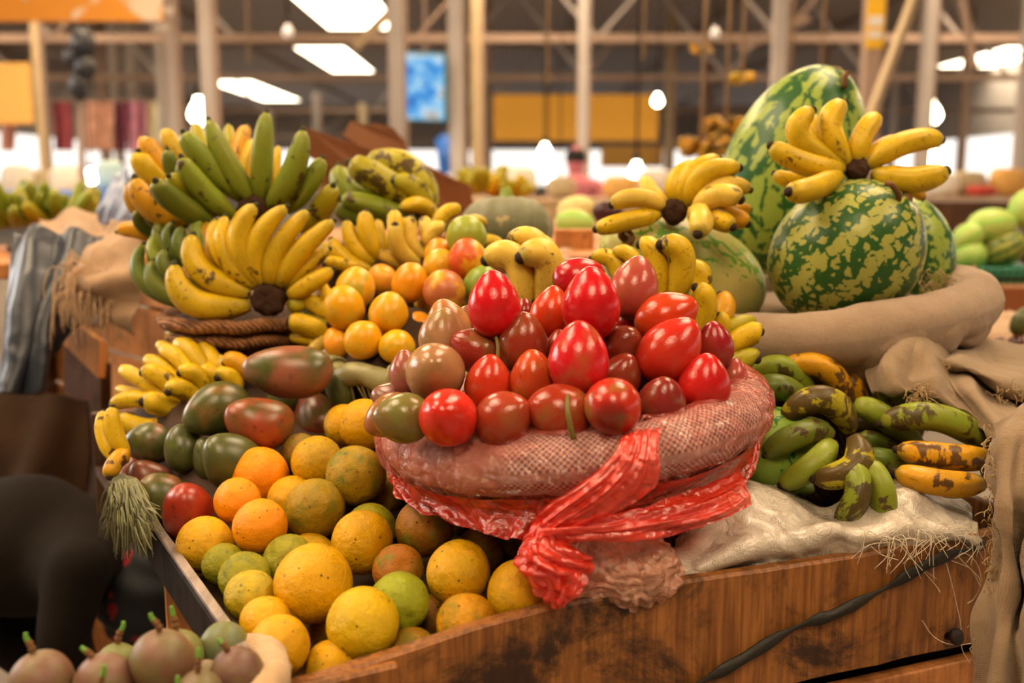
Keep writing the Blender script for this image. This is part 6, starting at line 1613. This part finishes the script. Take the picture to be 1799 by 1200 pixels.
# light bulbs
M['bulb'] = m_emit('lit_bulb', srgb('#fff2d0'), 26.0); M['bulboff'] = m_plain('unlit_bulb', srgb('#e8e6ea'), .15, .03, 4, .6)
BG = 'bulbs hanging in the hall'
def bulb(px, py, Y, r, lit, label):
    c = P(px, py, Y)
    o = empty('light_bulb', c, label, 'light bulb', BG)
    X = Matrix.Translation(c); G = lathe([(.001, -1.0 * r), (.55 * r, -.85 * r), (.95 * r, -.35 * r), (1.0 * r, .0), (.8 * r, .55 * r), (.45 * r, 1.1 * r), (.4 * r, 1.5 * r)], 16, X)
    child('glass', G, M['bulb' if lit else 'bulboff'], o)
    child('socket', lathe([(.45 * r, 1.45 * r), (.5 * r, 2.2 * r), (.2 * r, 2.5 * r)], 12, X), M['iron'], o)
    child('cord', tube([c + Vector((0, 0, 2.4 * r)), Vector((c.x, c.y, ZR - .01))], .012, 6), M['iron'], o)
bulb(506, 58, 9, .055, False, 'unlit white bulb hanging left of the big roof light'); bulb(1256, 60, 9, .048, False, 'unlit bulb hanging above the hanging banana bunches')
for a in ((957, 268, 14, .085, 'lit bulb below the yellow banner, left of its post'), (962, 308, 16, .10, 'lit bulb lower down left of the banner post'), (984, 328, 16, .075, 'lit bulb lowest of the group left of the banner post'), (1155, 178, 15, .075, 'lit bulb at the right end of the yellow banner'),
          (822, 323, 12, .085, 'lit bulb right above the pumpkin'), (352, 200, 18, .20, 'bright window built as a bulb just left of the post behind the upper plantains'), (1636, 202, 17, .16, 'bright window built as a bulb right of the grey post beside the stickered one'), (160, 312, 15, .09, 'lit lamp far off under the hanging pink cloth'), (1118, 304, 9, .07, 'lit lamp above the left banana hand'), (1637, 290, 15, .14, 'glowing lamp behind the right tips of the top banana hand')):  # two far bright windows are built here as glowing bulbs
    bulb(a[0], a[1], a[2] - (1 if a[0] == 822 else 0), a[3], True, a[4])
# ropes with banana bunches
M['rope'] = m_plain('brown_rope', srgb('#a58a6a'), .8, .3, 20)
RG = 'ropes hanging from the roof'
for px, Y, y1, lb in ((1232, 5.2, 250, 'rope of the left hanging banana bunch'), (1275, 5.4, 215, 'rope of the right hanging banana bunch'), (1303, 6, 150, 'brown rope with a yellow knot left of the tall watermelon'), (1390, 6, 120, 'thin rope above the tall watermelon'), (1443, 7, 118, 'brown rope right of the post behind the tall watermelon'), (437, 7, 110, 'brown rope above the upper plantain hand'), (962, 8, 150, 'thin rope hanging in front of the yellow banner'), (1130, 8, 105, 'thin rope hanging over the right half of the banner')):
    a = P(px, y1, Y); o = solo('hanging_rope', tube([a, Vector((a.x + .02, a.y, ZR - .01))], .010, 6)[:2], M['rope']); tag(o, lb, 'rope', RG)
bunch('banana_bunch', 'brownish yellow banana bunch hanging on a rope, left of the tall watermelon', P(1236, 262, 5.2), 26, .13, .02, [OB, srgb('#a8701a'), srgb('#7a5018')], .8, (1, .7, 1), -.3, 'banana bunches hung on ropes')
bunch('banana_bunch', 'brownish yellow banana bunch hanging close against the tall watermelon', P(1270, 225, 5.4), 22, .12, .02, [OB, srgb('#b5781a'), srgb('#7a5018')], .8, (1, .7, 1), -.3, 'banana bunches hung on ropes')
bunch('banana_bunch', 'tiny yellow banana bunch high on a rope above the tall watermelon', P(1303, 140, 6.0), 12, .08, .018, [OB, YB], .3, (1, .7, 1), -.2, 'banana bunches hung on ropes')
bunch('banana_bunch', 'tiny yellowish bunch highest on the left rope', P(1234, 88, 5.2), 10, .06, .014, [srgb('#b09060'), OB], .3, (1, .7, 1), -.2, 'banana bunches hung on ropes')
# far tables
o_t = [(-.06, 4.0, .42, .5, 'plank', 'small wooden table behind the pumpkin with the bright bananas on it'), (-2.6, 5.2, 1.9, .9, 'bluetarp', 'table under a bright blue tarpaulin at the left'), (-3.9, 8.5, 2.4, 1.0, 'liner', 'cream-covered table far off at the left'), (.6, 7.5, 2.2, 1.0, 'liner', 'cream-covered table behind the pumpkin'), (2.7, 6.6, 2.0, 1.0, 'darkplank', 'wooden table far off behind the tall watermelon'), (4.6, 8.6, 2.2, 1.0, 'straw_bg', 'tan-covered table far off at the right')]
for x, y, w_, h_, m, lb in o_t:
    t = empty('market_table', (x, y, 0), lb, 'table', 'tables farther down the hall')
    zt = 1.34 if m == 'bluetarp' else 1.27
    child('table_top', box((x, y, zt), (w_, h_, .05), None, .008), M[m], t, smooth=False)
    child('hanging_cloth', box((x, y - h_ / 2 - .015, zt - .06), (w_, .02, .12)), M[m], t, smooth=False)
    for sx in (-1, 1):
        for sy in (-1, 1): child('leg', box((x + sx * (w_ / 2 - .08), y + sy * (h_ / 2 - .08), zt / 2 - .013), (.07, .07, zt - .026)), M['darkplank'], t, smooth=False)
def sackf(th, ph):
    q = lambda x, e: math.copysign(abs(x) ** e, x)
    s = q(math.sin(th), .55); p = Vector((s * q(math.cos(ph), .6), s * q(math.sin(ph), .6), q(math.cos(th), .55)))
    return p * (1 + .12 * nz(p, 1.3, 4)) * (1 - .18 * max(0, p.z))
fc = [('#c9c2b4', 'white sack'), ('#d8d2c4', 'pale sack'), ('#b8d0c4', 'mint green bag'), ('#a89878', 'tan sack'), ('#9fb05a', 'green melon'), ('#c89a52', 'orange crate'), ('#a83a30', 'red box')]
for i, (px, py, Y, a, b, ci, lb) in enumerate([(30, 300, 8.3, .16, .20, 0, 'white full sack on the far left table, leftmost'), (120, 308, 8.3, .18, .20, 1, 'pale full sack on the far left table behind the dark pole'), (195, 312, 5.3, .09, .12, 2, 'mint green bag standing left of the plantains'), (70, 306, 8.4, .13, .17, 3, 'tan sack between two pale ones on the far left table'),
     (905, 330, 7.5, .20, .18, 1, 'pale sack on the far table above the pumpkin'), (985, 345, 7.4, .14, .12, 3, 'tan sack on the far table left of the banner post'), (1090, 350, 7.2, .16, .12, 5, 'orange-brown sack on the far table right of the banner post'), (1150, 330, 7.4, .18, .16, 0, 'white sack far behind the left banana hand'), (1700, 330, 8.4, .18, .16, 3, 'tan sack far off right of the brown far post'), (1770, 322, 8.4, .18, .18, 5, 'orange-brown sack far off by the right edge'), (1722, 352, 8.2, .14, .07, 6, 'red bundle far off above the blurred watermelons'), (1655, 335, 8.3, .16, .15, 1, 'pale sack far off behind the right banana tips')]):
    cc_ = P(px, py, Y); b = b * .72; cc_.z = 1.297 + b if Y > 6 else 1.367 + b
    X = Matrix.Translation(cc_) @ Matrix.Diagonal((a * .8, a * .6, b, 1)); Gc = sphere_grid(sackf, 36, 24)
    o = solo('sack', ([X @ v for v in Gc[0]], Gc[1]), m_plain('far_sack', srgb(fc[ci][0]), .6, .2, 6)); tag(o, lb, 'sack', 'sacks and bundles on the far tables')
# far person
M['pink'] = m_plain('pink_shirt', srgb('#c07078'), .8); M['hair'] = m_plain('black_hair', srgb('#1c1614'), .7)
px_, Yp = 1010, 9.0
b = P(px_, 325, Yp); x = b.x
Gp = skin_body('person', [(Vector((x, Yp, .92)), .15), (Vector((x, Yp, 1.15)), .15), (Vector((x, Yp, 1.36)), .14), (Vector((x, Yp, 1.47)), .055), (Vector((x, Yp, 1.57)), .085), (Vector((x, Yp, 1.66)), .075),
  (Vector((x - .2, Yp, 1.38)), .055), (Vector((x - .25, Yp - .05, 1.12)), .045), (Vector((x - .18, Yp - .22, 1.0)), .035), (Vector((x + .2, Yp, 1.38)), .055), (Vector((x + .25, Yp - .05, 1.12)), .045), (Vector((x + .18, Yp - .22, 1.0)), .035),
  (Vector((x - .1, Yp, .5)), .085), (Vector((x - .1, Yp, .03)), .05), (Vector((x + .1, Yp, .5)), .085), (Vector((x + .1, Yp, .03)), .05)],
  [(0, 1), (1, 2), (2, 3), (3, 4), (4, 5), (2, 6), (6, 7), (7, 8), (2, 9), (9, 10), (10, 11), (0, 12), (12, 13), (0, 14), (14, 15)], M['pink'])
p2 = solo('person', Gp, M['pink']); tag(p2, 'far-off person in a pink shirt standing right of the banner post', 'person')
X = Matrix.Translation(Vector((x, Yp + .01, 1.63))) @ Matrix.Diagonal((.095, .10, .10, 1)); Gh = sphere_grid(lambda th, ph: Vector((math.sin(th) * math.cos(ph), math.sin(th) * math.sin(ph), math.cos(th))), 20, 14)
obj('hair', mesh('hair', [X @ v - p2.location for v in Gh[0]], Gh[1], M['hair']), None, p2)
# ------------------------------------------------------------------ sky, added side light and camera
def area(name, loc, aim, sx, sy, power, col):
    l = bpy.data.lights.new(name, 'AREA'); l.shape = 'RECTANGLE'; l.size = sx; l.size_y = sy; l.energy = power; l.color = col
    o = bpy.data.objects.new(name, l); COL.objects.link(o); o.location = loc
    o.rotation_euler = (Vector(aim) - Vector(loc)).to_track_quat('-Z', 'Y').to_euler(); return o
wld = bpy.data.worlds.new('World'); SC.world = wld; wld.use_nodes = True
bg = wld.node_tree.nodes['Background']; bg.inputs[0].default_value = (1.0, .92, .84, 1); bg.inputs[1].default_value = 1.7
area('assumed_side_light', (-8, 4.5, 3.0), (0, 1.2, 1.1), 4.0, 2.0, 330, (1.0, .95, .88))  # area light added in mid-air for assumed daylight from the left
cam = bpy.data.cameras.new('Camera'); cam.lens = 35; cam.sensor_width = 36; cam.clip_start = .05; cam.clip_end = 200
cam.dof.use_dof = True; cam.dof.focus_distance = 1.10; cam.dof.aperture_fstop = 3.0
co = bpy.data.objects.new('Camera', cam); COL.objects.link(co); co.location = CAMP; co.rotation_euler = (math.radians(90) - PITCH, 0, 0)
SC.camera = co
SC.view_settings.view_transform = 'Standard'; SC.view_settings.look = 'None'; SC.view_settings.gamma = 1; SC.view_settings.exposure = -0.12
SC.view_settings.use_curve_mapping = False
SC.cycles.max_bounces = 8; SC.cycles.diffuse_bounces = 4; SC.cycles.glossy_bounces = 3; SC.cycles.transparent_max_bounces = 10
SC.cycles.caustics_reflective = False; SC.cycles.caustics_refractive = False
SC.cycles.sample_clamp_indirect = 6
SC.cycles.use_denoising = True
